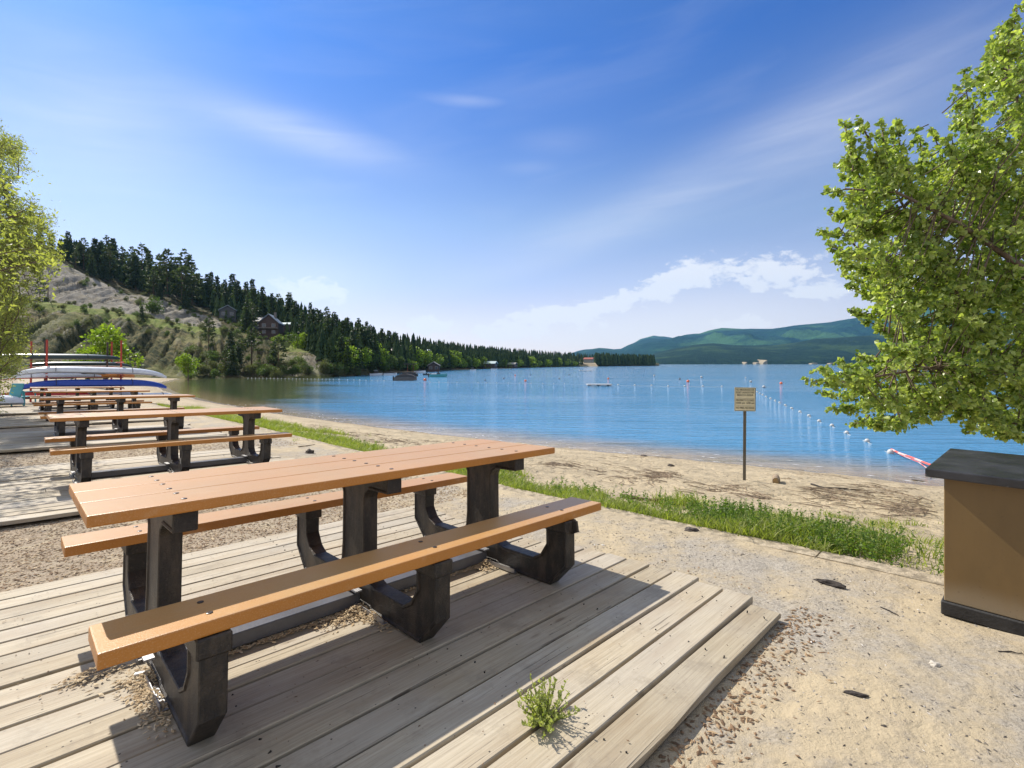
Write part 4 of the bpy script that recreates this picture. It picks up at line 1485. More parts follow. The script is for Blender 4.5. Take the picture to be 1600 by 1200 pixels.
# tan bluffs at the foot of the far right shore
mb = MB()
mt = mat_plain('tan_bluff', (0.30, 0.25, 0.17), 0.9, .1, var=.25, scale=.05)
for (x, y, wpx, hpx) in ((1166, 566.5, 3, 2.6), (1183, 567, 6, 2.2), (1195, 565, 8, 6), (1272, 567, 12, 1.0), (1300, 567, 10, 1.0)):
    Y = 2330
    c = SP(x, y, Y); wm, hm = wpx / F * Y / 2, hpx / F * Y
    poly_ = [(c.x - wm, -6), (c.x + wm, -6), (c.x + wm * .9, CAMZ + hm * .9), (c.x + wm * .3, CAMZ + hm * .6), (c.x - wm * .4, CAMZ + hm * .35)]
    n = len(poly_)
    mb.add([(a, Y, b) for a, b in poly_] + [(a, Y + 90, b * 1.2) for a, b in poly_],
           [tuple(range(n)), tuple(range(2 * n - 1, n - 1, -1))] + [(i, i + n, (i + 1) % n + n, (i + 1) % n) for i in range(n)])
tag(mb.build('bluffs', mt), 'bare tan bluffs and a roadside strip at the foot of the far right hills', kind='structure')
mb = MB()
p = hill_pt(916, .03)
mb.add([p + Vector((-13, -2, -2)), p + Vector((15, -2, -2)), p + Vector((15, 30, 5)), p + Vector((-13, 30, 5))], [(0, 1, 2, 3)])
tag(mb.build('sandbank', mt), 'small pale sandy bank in the far shore forest', kind='structure')


# ------------------------------------------------------------------ beach grass and weeds
def build_grass():
    M_grass = mat_leaf('grass_blades', (0.15, 0.19, 0.035), (0.38, 0.38, 0.12), .45, .5)
    r = random.Random(21)
    V, FC, A = [], [], []

    def blade(u, v, h, c, lean):
        x, y, _ = W(u, v)
        z = gz(u, v) - .01
        a = r.random() * 6.28
        dx, dy = math.cos(a), math.sin(a)
        wd = r.uniform(.0025, .005) * (1 + h * 2)
        b = len(V)
        l = lean * h
        la = r.random() * 6.28
        lx, ly = math.cos(la) * l, math.sin(la) * l
        V.extend([(x - dx * wd, y - dy * wd, z), (x + dx * wd, y + dy * wd, z),
                  (x + lx * .4 + dx * wd * .8, y + ly * .4 + dy * wd * .8, z + h * .6), (x + lx * .4 - dx * wd * .8, y + ly * .4 - dy * wd * .8, z + h * .6),
                  (x + lx + dx * wd * .15, y + ly + dy * wd * .15, z + h), (x + lx - dx * wd * .15, y + ly - dy * wd * .15, z + h)])
        A.extend([c] * 6)
        FC.append((b, b + 1, b + 2, b + 3)); FC.append((b + 3, b + 2, b + 4, b + 5))

    def dens(u, v):
        n = noise.fractal(Vector((u * .8, v * .8, 3)), .8, 2, 4)
        e = u - UC
        wid = 1.05 + .35 * noise.noise(Vector((v * .6, 1, 1)))
        if v > 9: wid = 1.5
        if v < -.6: wid = 1.45
        d = 0
        if e > -.02: d = (1 - e / wid) * 1.3 + n * 1.7
        if v < -1.5: d = d * max(0.0, 1 - (-1.5 - v) * 2.2) + .22 * n
        if e < .25: d -= .5 * (noise.noise(Vector((v * 1.7, 3, 3))) + .5)
        if -4.4 < v < -.9:                                     # the second strip lower down the beach
            c = 2.7 + .3 * math.sin(v * 1.3)
            d = max(d, 1.0 - abs(e - c) / .55 + n * 1.3 - .45)
        if e < 0 and e > -.5 and v < -1.4: d = max(d, -.2 + n)
        return d
    n = 0
    while n < 66000:
        v = -4.4 + 27 * r.random() ** 1.9
        u = UC - .4 + 4.2 * r.random() ** 1.5
        d = dens(u, v)
        if d <= 0 or r.random() > min(1, d): continue
        tall = noise.noise(Vector((u * 1.3, v * 1.3, 11)))
        h = r.uniform(.03, .105) * (1 + 1.1 * max(0, tall)) * (1.25 if -2.3 < v < .3 and u < UC + 1.1 else 1) * (1 if v < 9 else 1.4)
        if u - UC > 1.8: h *= .7
        for k in range(3):
            blade(u + r.gauss(0, .02), v + r.gauss(0, .02), h * r.uniform(.6, 1.2), min(1, max(0, r.gauss(.45 + .3 * noise.noise(Vector((u, v, 5))), .2))), r.uniform(.2, 1.3))
        n += 3
    me = npmesh('beach_grass', V, FC, {'rnd': A})
    tag(link('beach_grass', me, M_grass), 'bright green grass growing in a strip along the kerb', 'grass', kind='stuff')
    # leafy weeds
    P, AX, SZ, RN = [], [], [], []
    tm = MB()
    M_weed = mat_leaf('weed_leaves', (0.07, 0.13, 0.025), (0.20, 0.27, 0.06), .45, .5)
    for i in range(900):
        v = r.uniform(-2.0, .5) if i < 620 else r.uniform(.5, 9)
        e = r.uniform(.12, 1.15)
        if i < 260: v = r.gauss(-.75, .25)
        elif i < 520: v = r.gauss(-1.55, .25); e = r.uniform(.1, 1.0)
        u = UC + e
        z = gz(u, v) - .01
        p = Vector(W(u, v, z))
        h = r.uniform(.08, .24) if i < 620 else r.uniform(.06, .14)
        top = p + Vector((r.gauss(0, .04), r.gauss(0, .04), h))
        tm.tube([p, top], [.0022, .001], 3, cap=False)
        for k in range(int(22 * h / .2)):
            q = r.random()
            P.append(tuple(p.lerp(top, .15 + .85 * q)))
            AX.append((r.gauss(0, 1), r.gauss(0, 1), r.uniform(.1, .9)))
            SZ.append(r.uniform(.018, .038) * (1.3 - q * .6)); RN.append(r.random())
    V2, F2, R2 = leaf_mesh(np.array(P), None, np.array(AX), np.array(SZ), np.array(RN), .5, two=False)
    b = len(V2)
    V2 = np.concatenate([V2, np.array(tm.v)]); F2 = np.concatenate([F2, np.array([f for f in tm.f]) + b]); R2 = np.concatenate([R2, np.full(len(tm.v), .4)])
    tag(link('beach_weeds', npmesh('beach_weeds', V2, F2, {'rnd': R2}), M_weed), 'leafy weeds standing among the grass by the kerb', 'weeds', kind='stuff')


build_grass()


def ground_weed(name, label, u, v, z, R, H, n, seed, mat):
    r = random.Random(seed)
    tm = MB(); P, AX, SZ, RN = [], [], [], []
    for i in range(n):
        a = r.random() * 6.28; rr = R * r.random() ** .6
        e = Vector((math.cos(a) * rr, math.sin(a) * rr, H * r.uniform(.35, 1) * (1.1 - .5 * rr / R)))
        s = Vector((e.x * .15, e.y * .15, 0))
        m = s.lerp(e, .5) + Vector((0, 0, -.01))
        tm.tube([s, m, e], [.0022, .0016, .0008], 4, cap=False)
        for k in range(15):
            q = .25 + .75 * k / 14
            pt = s.lerp(m, q * 2) if q < .5 else m.lerp(e, q * 2 - 1)
            P.append(tuple(pt)); AX.append((r.gauss(0, 1), r.gauss(0, 1), .6 + r.random())); SZ.append(r.uniform(.010, .020)); RN.append(r.random())
    root = empty(name, W(u, v, z))
    V, FC, RR = leaf_mesh(np.array(P), None, np.array(AX), np.array(SZ), np.array(RN), .6)
    link('foliage', npmesh('foliage', V, FC, {'rnd': RR}), mat, root)
    tm.build('stems', mat_plain('weed_stem', (0.16, 0.17, 0.06), .6), root)
    return tag(root, label, 'plant')


M_weed2 = mat_leaf('pale_weed_leaves', (0.26, 0.30, 0.09), (0.48, 0.48, 0.18), .35, .5)
ground_weed('weed_plant', 'small pale green weed growing up through the near deck boards', -.04, -1.39, float(deckz(-.04, -1.39)) - .01, .135, .135, 60, 4, M_weed2)


# ------------------------------------------------------------------ sticks, chips, stones
def build_debris():
    r = random.Random(33)
    mb = MB()

    def stick(u, v, L, rad, a, curl=.2, lift=.0):
        pts = []
        p = Vector((u, v))
        for k in range(4):
            z = gz(p.x, p.y) + rad * .8 + lift * math.sin(k) * L
            pts.append(W(p.x, p.y, z))
            a += r.gauss(0, curl)
            p = p + Vector((math.cos(a), math.sin(a))) * L / 3
        mb.tube(pts, [rad, rad, rad * .8, rad * .4], 4)
    patches = [(1040, 745, 26, 5, 160), (880, 727, 40, 4, 120), (1000, 752, 60, 6, 60), (1140, 765, 50, 5, 90), (1190, 775, 30, 3, 50), (1330, 778, 60, 10, 150), (1425, 795, 38, 12, 260), (1290, 768, 40, 5, 70),
               (1400, 770, 50, 6, 80), (760, 712, 60, 4, 60), (620, 690, 60, 4, 150), (560, 680, 50, 4, 120), (500, 668, 40, 4, 90), (640, 676, 80, 3, 60), (1010, 715, 60, 2, 40), (980, 735, 80, 8, 70), (1250, 745, 90, 8, 60), (1370, 760, 40, 4, 60)]
    for (x, y, sx, sy, n) in patches:
        for i in range(int(n * .7)):
            p, u, v = gpt(x + r.gauss(0, sx * .5), y + r.gauss(0, sy * .6))
            if u < UC + .1: continue
            stick(u, v, r.uniform(.08, .42), r.uniform(.0025, .008), r.gauss(1.5, .7), .25, r.uniform(0, .06))
    o = mb.build('driftwood_twigs', M_wood)
    tag(o, 'scattered brown twigs and driftwood debris lying on the beach', 'driftwood', kind='stuff')
    # chips and bark litter round the decks, small stones elsewhere
    V, FC, A = [], [], []

    def chip(x, y, z, s, c, flat=.35):
        b = len(V)
        a = r.random() * 6.28
        dx, dy = math.cos(a), math.sin(a)
        l = s * r.uniform(.8, 1.9); w_ = s * r.uniform(.4, .8); h = s * flat * r.uniform(.5, 1.2)
        tz = r.uniform(-.3, .3) * l
        V.extend([(x - dx * l, y - dy * l, z - tz), (x + dy * w_, y - dx * w_, z), (x + dx * l, y + dy * l, z + tz), (x - dy * w_, y + dx * w_, z), (x, y, z + h), (x, y, z - h * .5)])
        A.extend([c] * 6)
        for k in range(4):
            FC.append((b + k, b + (k + 1) % 4, b + 4, b + 4)); FC.append((b + (k + 1) % 4, b + k, b + 5, b + 5))
    F3 = []
    for i in range(34000):
        if i % 4 < 2: u, v = r.uniform(-3.2, 2.4), r.uniform(1.62, 3.4)
        elif i % 4 == 2: u, v = r.uniform(-2.6, 2.4), r.uniform(6.7, 8.6)
        else: u, v = r.gauss(1.75, .1) if r.random() < .3 else r.uniform(-.8, 1.6), None
        if v is None:
            if r.random() < .84: continue
            if r.random() < .8: u = r.uniform(-1.0, 1.7); v = -1.735 - abs(r.gauss(0, .11)) - .005
            else: v = r.uniform(-1.8, 1.5)
        if -1.72 < v < 1.6 and u < 1.55: continue
        chip(*W(u, v)[:2], gz(u, v) + .003, r.uniform(.004, .013), r.random() * (.6 if v < -1.5 else 1))
    # piles against the leg frames and the floor beam
    F0 = frames[0]
    for (uu, vv, su, sv, n) in ((-.12, -.16, .10, .05, 900), (-.5, -.13, .25, .012, 500), (.5, -.13, .25, .012, 300), (.80, -.15, .06, .04, 400), (-1.0, -.12, .05, .07, 500), (-1.02, -.3, .03, .10, 380), (-.10, -.28, .03, .08, 300), (-1.15, .1, .06, .03, 200)):
        for k in range(n):
            a, b_ = r.gauss(uu, su), r.gauss(vv, sv)
            hh = .035 * math.exp(-((a - uu) / su) ** 2 - ((b_ - vv) / sv) ** 2) if su < .12 else .006
            p = F0 @ Vector((a, b_, .004 + hh * r.random()))
            chip(p.x, p.y, p.z, r.uniform(.004, .010), .55 + .45 * r.random())
    for i in range(900):
        a, b_ = r.uniform(-3, 1.4), r.uniform(-1.7, 1.5)
        p = F0 @ Vector((a, b_, .003)); chip(p.x, p.y, p.z, r.uniform(.002, .005), r.random() * .5)
    FC2 = [f for f in FC]
    tri = np.array([(f[0], f[1], f[2]) for f in FC2])
    m, t = newmat('bark_chips')
    c = t.ramp(t.attr('rnd').outputs['Fac'], [(0, (0.10, 0.065, 0.04)), (.35, (0.24, 0.15, 0.085)), (.7, (0.42, 0.31, 0.18)), (1, (0.55, 0.45, 0.30))])
    t.out(t.bsdf(c, .85, None, .2))
    tag(link('bark_chips', npmesh('bark_chips', V, tri, {'rnd': A}), m), 'bark chips and dry litter lying around and on the near deck', 'bark chips', kind='stuff')
    V, FC, A = [], [], []
    for i in range(30000):
        if i % 2: u, v = r.uniform(-.5, 2.55), r.uniform(-4, 1.6)
        else: u, v = r.uniform(1.4, 7.5), r.uniform(-4.5, 6)
        if u < 1.6 and v > -1.8: continue
        if 2.55 < u < 2.85: continue
        n_ = noise.fractal(Vector((u * .9, v * .9, 20)), .8, 2, 4)
        if r.random() > .45 + n_: continue
        chip(*W(u, v)[:2], gz(u, v) + .001, r.uniform(.0025, .007) * (1.6 if r.random() < .06 else 1), r.random(), .6)
    tri = np.array([(f[0], f[1], f[2]) for f in FC])
    m, t = newmat('gravel_stones')
    c = t.ramp(t.attr('rnd').outputs['Fac'], [(0, (0.06, 0.05, 0.042)), (.5, (0.17, 0.15, 0.125)), (.8, (0.36, 0.32, 0.27)), (1, (0.58, 0.55, 0.50))])
    t.out(t.bsdf(c, .8, None, .3))
    tag(link('gravel', npmesh('gravel', V, tri, {'rnd': A}), m), 'small dark and pale stones strewn over the sand', 'gravel', kind='stuff')


build_debris()


def lump(name, label, cat, px, py, size, mat, seed, sq=(1, 1, .6), rot=0, n=3):
    """an irregular stone, clod or bark piece"""
    bm = bmesh.new()
    bmesh.ops.create_icosphere(bm, subdivisions=n, radius=1)
    for v_ in bm.verts:
        k = 1 + .45 * noise.fractal(v_.co * 1.3 + Vector((seed, 0, 0)), .8, 2, 3)
        v_.co = Vector((v_.co.x * k * sq[0], v_.co.y * k * sq[1], v_.co.z * k * sq[2])) * size
    me = bpy.data.meshes.new(name); bm.to_mesh(me); bm.free()
    p, u, v = gpt(px, py)
    o = link(name, me, mat)
    o.location = (p.x, p.y, gz(u, v) + size * sq[2] * .35)
    o.rotation_euler = (0, 0, rot)
    return tag(o, label, cat)


M_stone = mat_plain('dark_stone', (0.12, 0.10, 0.085), .85, .3, var=.3, scale=20, bump=.6)
M_bk = mat_plain('dark_bark_piece', (0.055, 0.045, 0.038), .85, .3, var=.3, scale=30, bump=.8)
lump('stone', 'dark fist-sized stone on the gravel between the two nearest decks', 'stone', 483, 708, .055, M_stone, 1, (1.3, .9, .8))
lump('clod', 'dark clod beside the kerb in front of the beach grass', 'clod', 1080, 829, .035, M_stone, 2, (1.6, 1, .6))
lump('bark_piece', 'dark curled piece of bark on the gravel left of the storage box', 'bark piece', 1297, 912, .05, M_bk, 3, (1.7, .55, .38), 2.4)
lump('bark_piece', 'small dark bark scrap low on the gravel near the bottom edge', 'bark piece', 1338, 1096, .022, M_bk, 4, (1.8, .6, .3), 2.8)
lump('stone', 'small dark stone lying on the beach left of the sign', 'stone', 1048, 731, .05, M_stone, 6, (1.5, 1, .7))
lump('stone', 'dark stone lying at the drift line behind the near table end', 'stone', 1005, 713, .07, M_stone, 8, (1.8, 1, .6))
lump('stone', 'small pale stone on the gravel before the storage box', 'stone', 1460, 1046, .016, mat_plain('pale_stone', (.55, .5, .42), .8), 9, (1.2, 1, .8))

# the sawn log end, a beached branch, a long dark limb
p, u, v = gpt(1213, 755)
lg = empty('log', (p.x, p.y, gz(u, v)))
lg.rotation_euler = (0, 0, -.35)
o = MB().tube([(0, 0, .055), (.02, .16, .065), (.04, .34, .06)], [.068, .07, .066], 18).build('log_body', M_wood, lg, smooth=False)
MB().tube([(0, -.004, .055), (0, .001, .055)], [.060, .060], 18).build('cut_face', mat_plain('sawn_wood', (0.42, 0.27, 0.12), .8, .2, scale=30), lg)
tag(lg, 'short sawn log with a tan cut face lying right of the sign', 'log')


def branch(label, pts, rad, mat=None):
    P = []
    for (x, y) in pts:
        q, u, v = gpt(x, y)
        P.append(Vector((q.x, q.y, gz(u, v) + rad * .7)))
    b = P[0].copy()
    PP = []
    for i in range(len(P) - 1):
        for k in range(4):
            q = P[i].lerp(P[i + 1], k / 4)
            PP.append(q - b + Vector((random.uniform(-1, 1), random.uniform(-1, 1), random.uniform(0, 1))) * rad * .6)
    PP.append(P[-1] - b)
    rr = [rad * (1 - .6 * i / len(PP)) * random.uniform(.8, 1.15) for i in range(len(PP))]
    o = MB().tube(PP, rr, 8).build('branch', mat or M_wood, smooth=True)
    o.location = b
    return tag(o, label, 'branch')


branch('long dark brown branch lying along the upper edge of the grass', [(972, 776), (1000, 781), (1030, 786), (1062, 785)], .028, mat_bark('wet_bark', (.14, .085, .05)))
branch('thin dark branch lying on the sand right of the log', [(1268, 758), (1290, 764), (1315, 766), (1345, 768)], .020, M_bk)
branch('straight dark stick at the water edge left of the storage box', [(1424, 751), (1440, 753), (1462, 754)], .022, M_bk)
branch('thin grey stick lying on the gravel behind the near table', [(466, 699), (480, 697), (492, 695)], .010, M_wood)
branch('thin dark twig on the gravel left of the storage box', [(1376, 950), (1390, 958), (1404, 966)], .004, M_bk)
branch('thin twig on the gravel at the right edge near the bottom', [(1560, 1022), (1580, 1024), (1600, 1027)], .004, M_bk)

# scrap of litter on the deck
c = MB().box(-.022, .022, -.010, .010, 0, .006).build('litter', mat_plain('white_scrap', (0.8, 0.8, 0.78), .5), bevel=.002)
c.matrix_world = frames[0] @ Matrix.Translation((-1.02, -.04, .006)) @ Matrix.Rotation(-.35, 4, 'Z')
tag(c, 'small white scrap of litter on the deck boards under the near bench', 'litter')


# ------------------------------------------------------------------ sign on the beach
def build_sign():
    p, u, v = gpt(1163, 749)
    D = p.y
    s = D / F
    gzv = gz(u, v)
    root = empty('notice_sign', (p.x, p.y, gzv))
    root.rotation_euler = (0, math.radians(.35), math.radians(-8))
    tag(root, 'tan notice sign with dark lettering on a steel post standing on the beach', 'sign')
    mp = mat_plain('brown_steel_post', (0.16, 0.145, 0.12), .5, .5, .5, var=.2)
    H = (749 - 604) * s
    post = MB()
    post.prism([(-.028, -.008), (-.028, .008), (-.012, .012), (-.012, .022), (.012, .022), (.012, .012), (.028, .008), (.028, -.008)], -.2, H - .02, 'z')
    post.build('post', mp, root)
    pw, ph = 31.5 * s, 37 * s
    mpan = mat_plain('tan_sign_panel', (0.80, 0.73, 0.54), .45, .5, var=.06)
    pan = MB().box(-pw / 2, pw / 2, -.014, -.0085, H - ph, H).build('panel', mpan, root, bevel=.002)
    md = mat_plain('sign_lettering', (0.045, 0.035, 0.02), .6)
    fr = MB()
    b = pw * .042
    x0, x1, z0, z1 = -pw / 2 + b * .3, pw / 2 - b * .3, H - ph + b * .3, H - b * .3
    fr.box(x0, x1, -.0165, -.0145, z1 - b * .5, z1); fr.box(x0, x1, -.0165, -.0145, z0, z0 + b * .5)
    fr.box(x0, x0 + b * .5, -.0165, -.0145, z0 + b * .5, z1 - b * .5); fr.box(x1 - b * .5, x1, -.0165, -.0145, z0 + b * .5, z1 - b * .5)
    fr.build('border', md, pan)
    for f in (.46, .78):
        MB().box(-pw * .43, pw * .43, -.0165, -.0145, H - ph * f - .002, H - ph * f + .002).build('divider', md, pan)
    for txt, f, sz in (('NO MOORAGE OR', .105, .082), ('BOAT LAUNCH THIS', .215, .082), ('BEACH AREA', .325, .082),
                       ('PROPERTY CLOSED', .545, .082), ('10:00 pm  6:00 am', .655, .082), ('NO FIRES, NO DOGS', .865, .082)):
        cu_ = bpy.data.curves.new('t', 'FONT'); cu_.body = txt; cu_.size = ph * sz * 1.35
        cu_.align_x = 'CENTER'; cu_.align_y = 'CENTER'; cu_.extrude = .001; cu_.offset = .0008
        tmp = bpy.data.objects.new('t', cu_); COL.objects.link(tmp)
        dg = bpy.context.evaluated_depsgraph_get()
        me = bpy.data.meshes.new_from_object(tmp.evaluated_get(dg))
        wd = max(v_.co.x for v_ in me.vertices) - min(v_.co.x for v_ in me.vertices)
        bpy.data.objects.remove(tmp)
        o = link('lettering', me, md, pan)
        k = min(1.0, pw * .84 / wd)
        o.scale = (k, 1, 1)
        o.location = (0, -.0155, H - ph * f); o.rotation_euler = (math.radians(90), 0, 0)


build_sign()

# ------------------------------------------------------------------ floats and buoys on the water
M_float = mat_plain('white_float', (0.48, 0.48, 0.46), .4, .5, var=.05)
M_fdark = mat_plain('navy_band', (0.03, 0.05, 0.10), .4)
M_forange = mat_plain('orange_buoy', (0.80, 0.16, 0.05), .4)
M_rope = mat_plain('pale_rope', (0.50, 0.48, 0.42), .8)


def ball(r, mat, name='float_ball'):
    me = MB().lathe([(r * .16, -r), (r * .5, -r * .88), (r * .85, -r * .5), (r, 0), (r * .85, r * .5), (r * .5, r * .88), (r * .2, r * .99), (r * .13, r * .99)], 16).mesh(name)
    me.materials.append(mat); me.polygons.foreach_set('use_smooth', [True] * len(me.polygons))
    return me


FB = ball(.105, M_float)
fl = MB()
lineA = [(1391.5, 709), (1355, 690.5), (1323, 677.5), (1300, 666), (1280, 659), (1264, 650.5), (1250, 644.5), (1237, 639), (1227, 634), (1218, 630), (1211, 627), (1204, 623.3), (1197, 620.6), (1191.5, 617.6), (1187, 615.5), (1183, 613), (1179, 611)]
P = [wpt(x, y) for x, y in lineA]
for i, p in enumerate(P):
    o = bpy.data.objects.new('swim_float', FB); COL.objects.link(o)
    o.location = p + Vector((0, 0, .045)); o.rotation_euler = (math.radians(80), .2, random.random() * 3)
    if i == 0: o.scale = (1.15, 1.15, 1.3); o.rotation_euler = (.1, 0, 0)
    labs = {0: 'end float of the swimming rope, where the red cord is tied', 1: 'second float on the swimming rope from the red cord', 2: 'third float on the swimming rope from the red cord', 3: 'fourth float on the swimming rope from the red cord'}
    tag(o, labs.get(i, 'white ball float on the rope running out past the sign'), 'float', 'floats on the rope past the sign')
rp = []
for a, b in zip(P[:-1], P[1:]):
    for k in range(4): rp.append(a.lerp(b, k / 4) + Vector((0, 0, -.012 + .02 * (k == 0))))
rp.append(P[-1])
r0 = rp[0].copy()
o = MB().tube([q - r0 for q in rp], .012, 5).build('float_rope', M_rope); o.location = r0
tag(o, 'pale rope threading the white floats out into the lake', 'rope')
FBL = ball(.15, M_float)
cross = [(1128, 604.5), (1098, 604), (1070, 604), (1044, 604), (1018, 603), (992, 602.5), (966, 602), (882, 600), (865, 600), (848, 599.7), (830, 599.5), (812, 599.2), (794, 599), (776, 598.8), (760, 598.6), (747, 598.4),
         (714, 598), (700, 597.8), (686, 597.6), (672, 597.3), (600, 595.5), (590, 595.2), (581, 594.9), (572, 594.6), (562, 594.2), (553, 593.9), (543, 593.6), (530, 593.2)]
x = 521
while x > 386: cross.append((x, 590.8 + (x - 386) * .0165)); x -= 5.8
for i, (x, y) in enumerate(cross):
    big = i < 7 or x in (530, 562, 600)
    o = bpy.data.objects.new('swim_float', FBL if big else FB); COL.objects.link(o)
    o.location = wpt(x, y) + Vector((0, 0, .05)); o.rotation_euler = (math.radians(85), 0, random.random() * 3)
    if i < 7: tag(o, 'larger white float on the cross rope between the raft and the sign', 'float', 'floats on the cross rope near the sign')
    elif x > 540: tag(o, 'small white float on the cross rope in front of the moored boats', 'float', 'floats on the cross rope before the boats')
    else: tag(o, 'tiny white float on the cross rope below the wooded point at left', 'float', 'floats on the cross rope at left')
P = [wpt(x, y) for x, y in cross]; r0 = P[0].copy()
o = MB().tube([q - r0 for q in P], .015, 4).build('float_rope', M_rope); o.location = r0
tag(o, 'thin rope with many small floats stretched across the bay', 'rope')


def buoy(x, y, dia, kind, label):
    dia *= .8
    root = empty('mooring_buoy', wpt(x, y))
    r = dia / 2
    m = {'w': M_float, 'o': M_forange, 'd': M_fdark}[kind]
    b = link('buoy_ball', ball(r, m, 'buoy_ball'), None, root); b.location = (0, 0, r * .45)
    if kind != 'o':
        MB().lathe([(r * .99, -.02), (r * 1.015, 0), (r * 1.01, r * .22), (r * .96, r * .24)], 16, (0, 0, r * .45)).build('band', M_fdark if kind == 'w' else M_float, root)
    MB().tube([(0, 0, r * 1.4), (0, 0, r * 1.75)], r * .12, 6).build('ring', M_fdark, root)
    tag(root, label, 'buoy')


for x, y, d, k, lab in [(1193.5, 606, .58, 'w', 'large white mooring buoy just right of the sign'), (1220.5, 600, .62, 'o', 'orange-red mooring buoy right of the sign'), (1173, 597.5, .6, 'w', 'white and navy buoy just above the sign'),
                        (1165, 591, .5, 'w', 'small white buoy above the sign panel, farthest out'), (1096, 590.5, .75, 'w', 'white buoy left of the sign, right of the orange one'), (1075, 597, .7, 'o', 'orange mooring buoy between two white ones left of the sign'),
                        (1062, 593, .6, 'd', 'dark buoy with a pale band left of the orange buoy'), (1022, 588, .7, 'w', 'white buoy alone to the left of the dark banded buoy'), (950.5, 592.5, .55, 'o', 'orange buoy above the right end of the swim raft'),
                        (889, 586.5, .6, 'd', 'dark buoy left of the swim raft, the farther of two'), (874, 592.5, .5, 'd', 'dark buoy left of the swim raft, the nearer of two'), (829, 586.5, .55, 'd', 'small dark buoy before the yellow willows'),
                        (821, 596, .6, 'o', 'orange buoy in open water before the willows'), (805, 587, .55, 'o', 'faint orange buoy beyond the open-water orange buoy'), (787, 592, .55, 'd', 'dark buoy left of the open-water orange buoy'),
                        (775, 586, .5, 'w', 'small pale buoy far out before the far shore'), (758, 595, .5, 'd', 'dark buoy right of the teal motorboat'), (664, 594.5, .8, 'o', 'orange buoy just below the moored boats')]:
    buoy(x, y, d, k, lab)
for (x0, x1, y, lab) in ((917, 955, 603, 'low grey swimming raft floating in mid bay'), (905, 925, 580, 'low grey swimming raft far out in the lake')):
    a, b = wpt(x0, y), wpt(x1, y)
    c = a.lerp(b, .5); Lr = (b - a).length
    root = empty('swim_raft', c)
    MB().box(-Lr / 2, Lr / 2, -Lr * .3, Lr * .3, .16, .30).build('raft_deck', mat_plain('raft_boards', (0.42, 0.43, 0.43), .7), root)
    for s in (-.4, 0, .4): MB().tube([(s * Lr, -Lr * .3, .05), (s * Lr, Lr * .3, .05)], .16, 10).build('pontoon', M_steel, root)
    tag(root, lab, 'raft')

# red cord from the end float to the shore by the box
a = wpt(1393, 706) + Vector((0, 0, .10))
for lab, pts, rr in (('red and white cord tied to the end float and stretched to the shore', [(1405, 708, -.0), (1425, 715, .0), (1450, 725, .0), (1475, 733, 0)], .035),
                     ('thin red cord hanging slack beneath the red and white cord', [(1410, 712, 0), (1435, 722, 0), (1448, 731, 0), (1446, 742, 0)], .012)):
    PP = [a]
    for x, y, _ in pts:
        Yd = min(a.y, .965 * (CAMZ - ZW) * F / (y - 568))
        PP.append(SP(x, y, Yd))
    m, t = newmat('red_white_cord')
    wv = t.n('ShaderNodeTexWave'); t.l(t.obj(), wv.inputs['Vector']); wv.inputs['Scale'].default_value = .9
    t.out(t.bsdf(t.mix(t.ss(wv.outputs['Fac'], .5, .6), (0.72, 0.12, 0.09), (0.78, 0.45, 0.40)), .6))
    p0 = PP[0].copy()
    o = MB().tube([q - p0 for q in PP], rr, 8).build('cord', m); o.location = p0
    tag(o, lab, 'cord')


# ------------------------------------------------------------------ kayak rack
def hull_mesh(L, Wd, H, rock, up=True, blunt=2.4, flare=.75):
    """closed slender hull, keel on top when up; returns (hull, deck) meshes"""
    N, K = 30, 9
    hv, dv = [], []
    for i in range(N + 1):
        q = -1 + 2 * i / N
        w_ = Wd / 2 * max(.012, (1 - abs(q) ** blunt) ** flare)
        hh = H * (.35 + .65 * (1 - abs(q) ** 3) ** .6) if abs(q) < 1 else H * .35
        z0 = -rock * abs(q) ** 5
        for k in range(K):
            a = math.pi * k / (K - 1)
            hv.append((q * L / 2, w_ * math.cos(a), z0 + hh * .70 * math.sin(a) ** .75))
            dv.append((q * L / 2, w_ * math.cos(a) * .995, z0 - hh * .22 * math.sin(a)))
    def faces(fl): return [((i * K + k), (i * K + k + 1), ((i + 1) * K + k + 1), ((i + 1) * K + k)) for i in range(N) for k in range(K - 1)]
    return hv, dv, faces(0)


def kayak(name, label, u, v, z, L, Wd, H, rock, mh, md, rot=0.0, tilt=0.0, cockpit=True, mark=False, cat='kayak', roll=0.0):
    M = frame_at(u, v, z, tx=tilt, ty=0, rot=rot) @ Matrix.Rotation(roll, 4, 'X')
    root = empty(name, mat=M)
    hv, dv, fc = hull_mesh(L, Wd, H, rock)
    a = MB(); a.v = hv; a.f = list(fc)
    a.build('hull', mh, root, smooth=True)
    d = MB(); d.v = dv; d.f = list(fc)
    dk = d.build('deck', md, root, smooth=True)
    for q in (-.26, .24):
        st = MB().tube([(q * L, (Wd / 2 + .008) * math.cos(a_), (H * .70 + .010) * max(0, math.sin(a_)) ** .75) for a_ in np.linspace(0, math.pi, 13)], .012, 5)
        st.build('strap', M_black, root)
    if cockpit:
        MB().tube([(.42 * math.cos(x) * 1.0 - .1, .21 * math.sin(x), -H * .22 - .01) for x in np.linspace(0, 6.283, 20)], .018, 6).build('cockpit_rim', M_black, dk)
    if mark:
        e = MB().tube([(L * .405, -Wd * .085 - .05, H * .06 - rock * .50), (L * .405, -Wd * .085 - .062, H * .06 - rock * .50)], .055, 18).build('emblem', M_fdark, root)
        e2 = MB().tube([(L * .405, -Wd * .085 - .06, H * .06 - rock * .50), (L * .405, -Wd * .085 - .066, H * .06 - rock * .50)], .026, 18).build('emblem_centre', mh, e)
    return tag(root, label, cat)


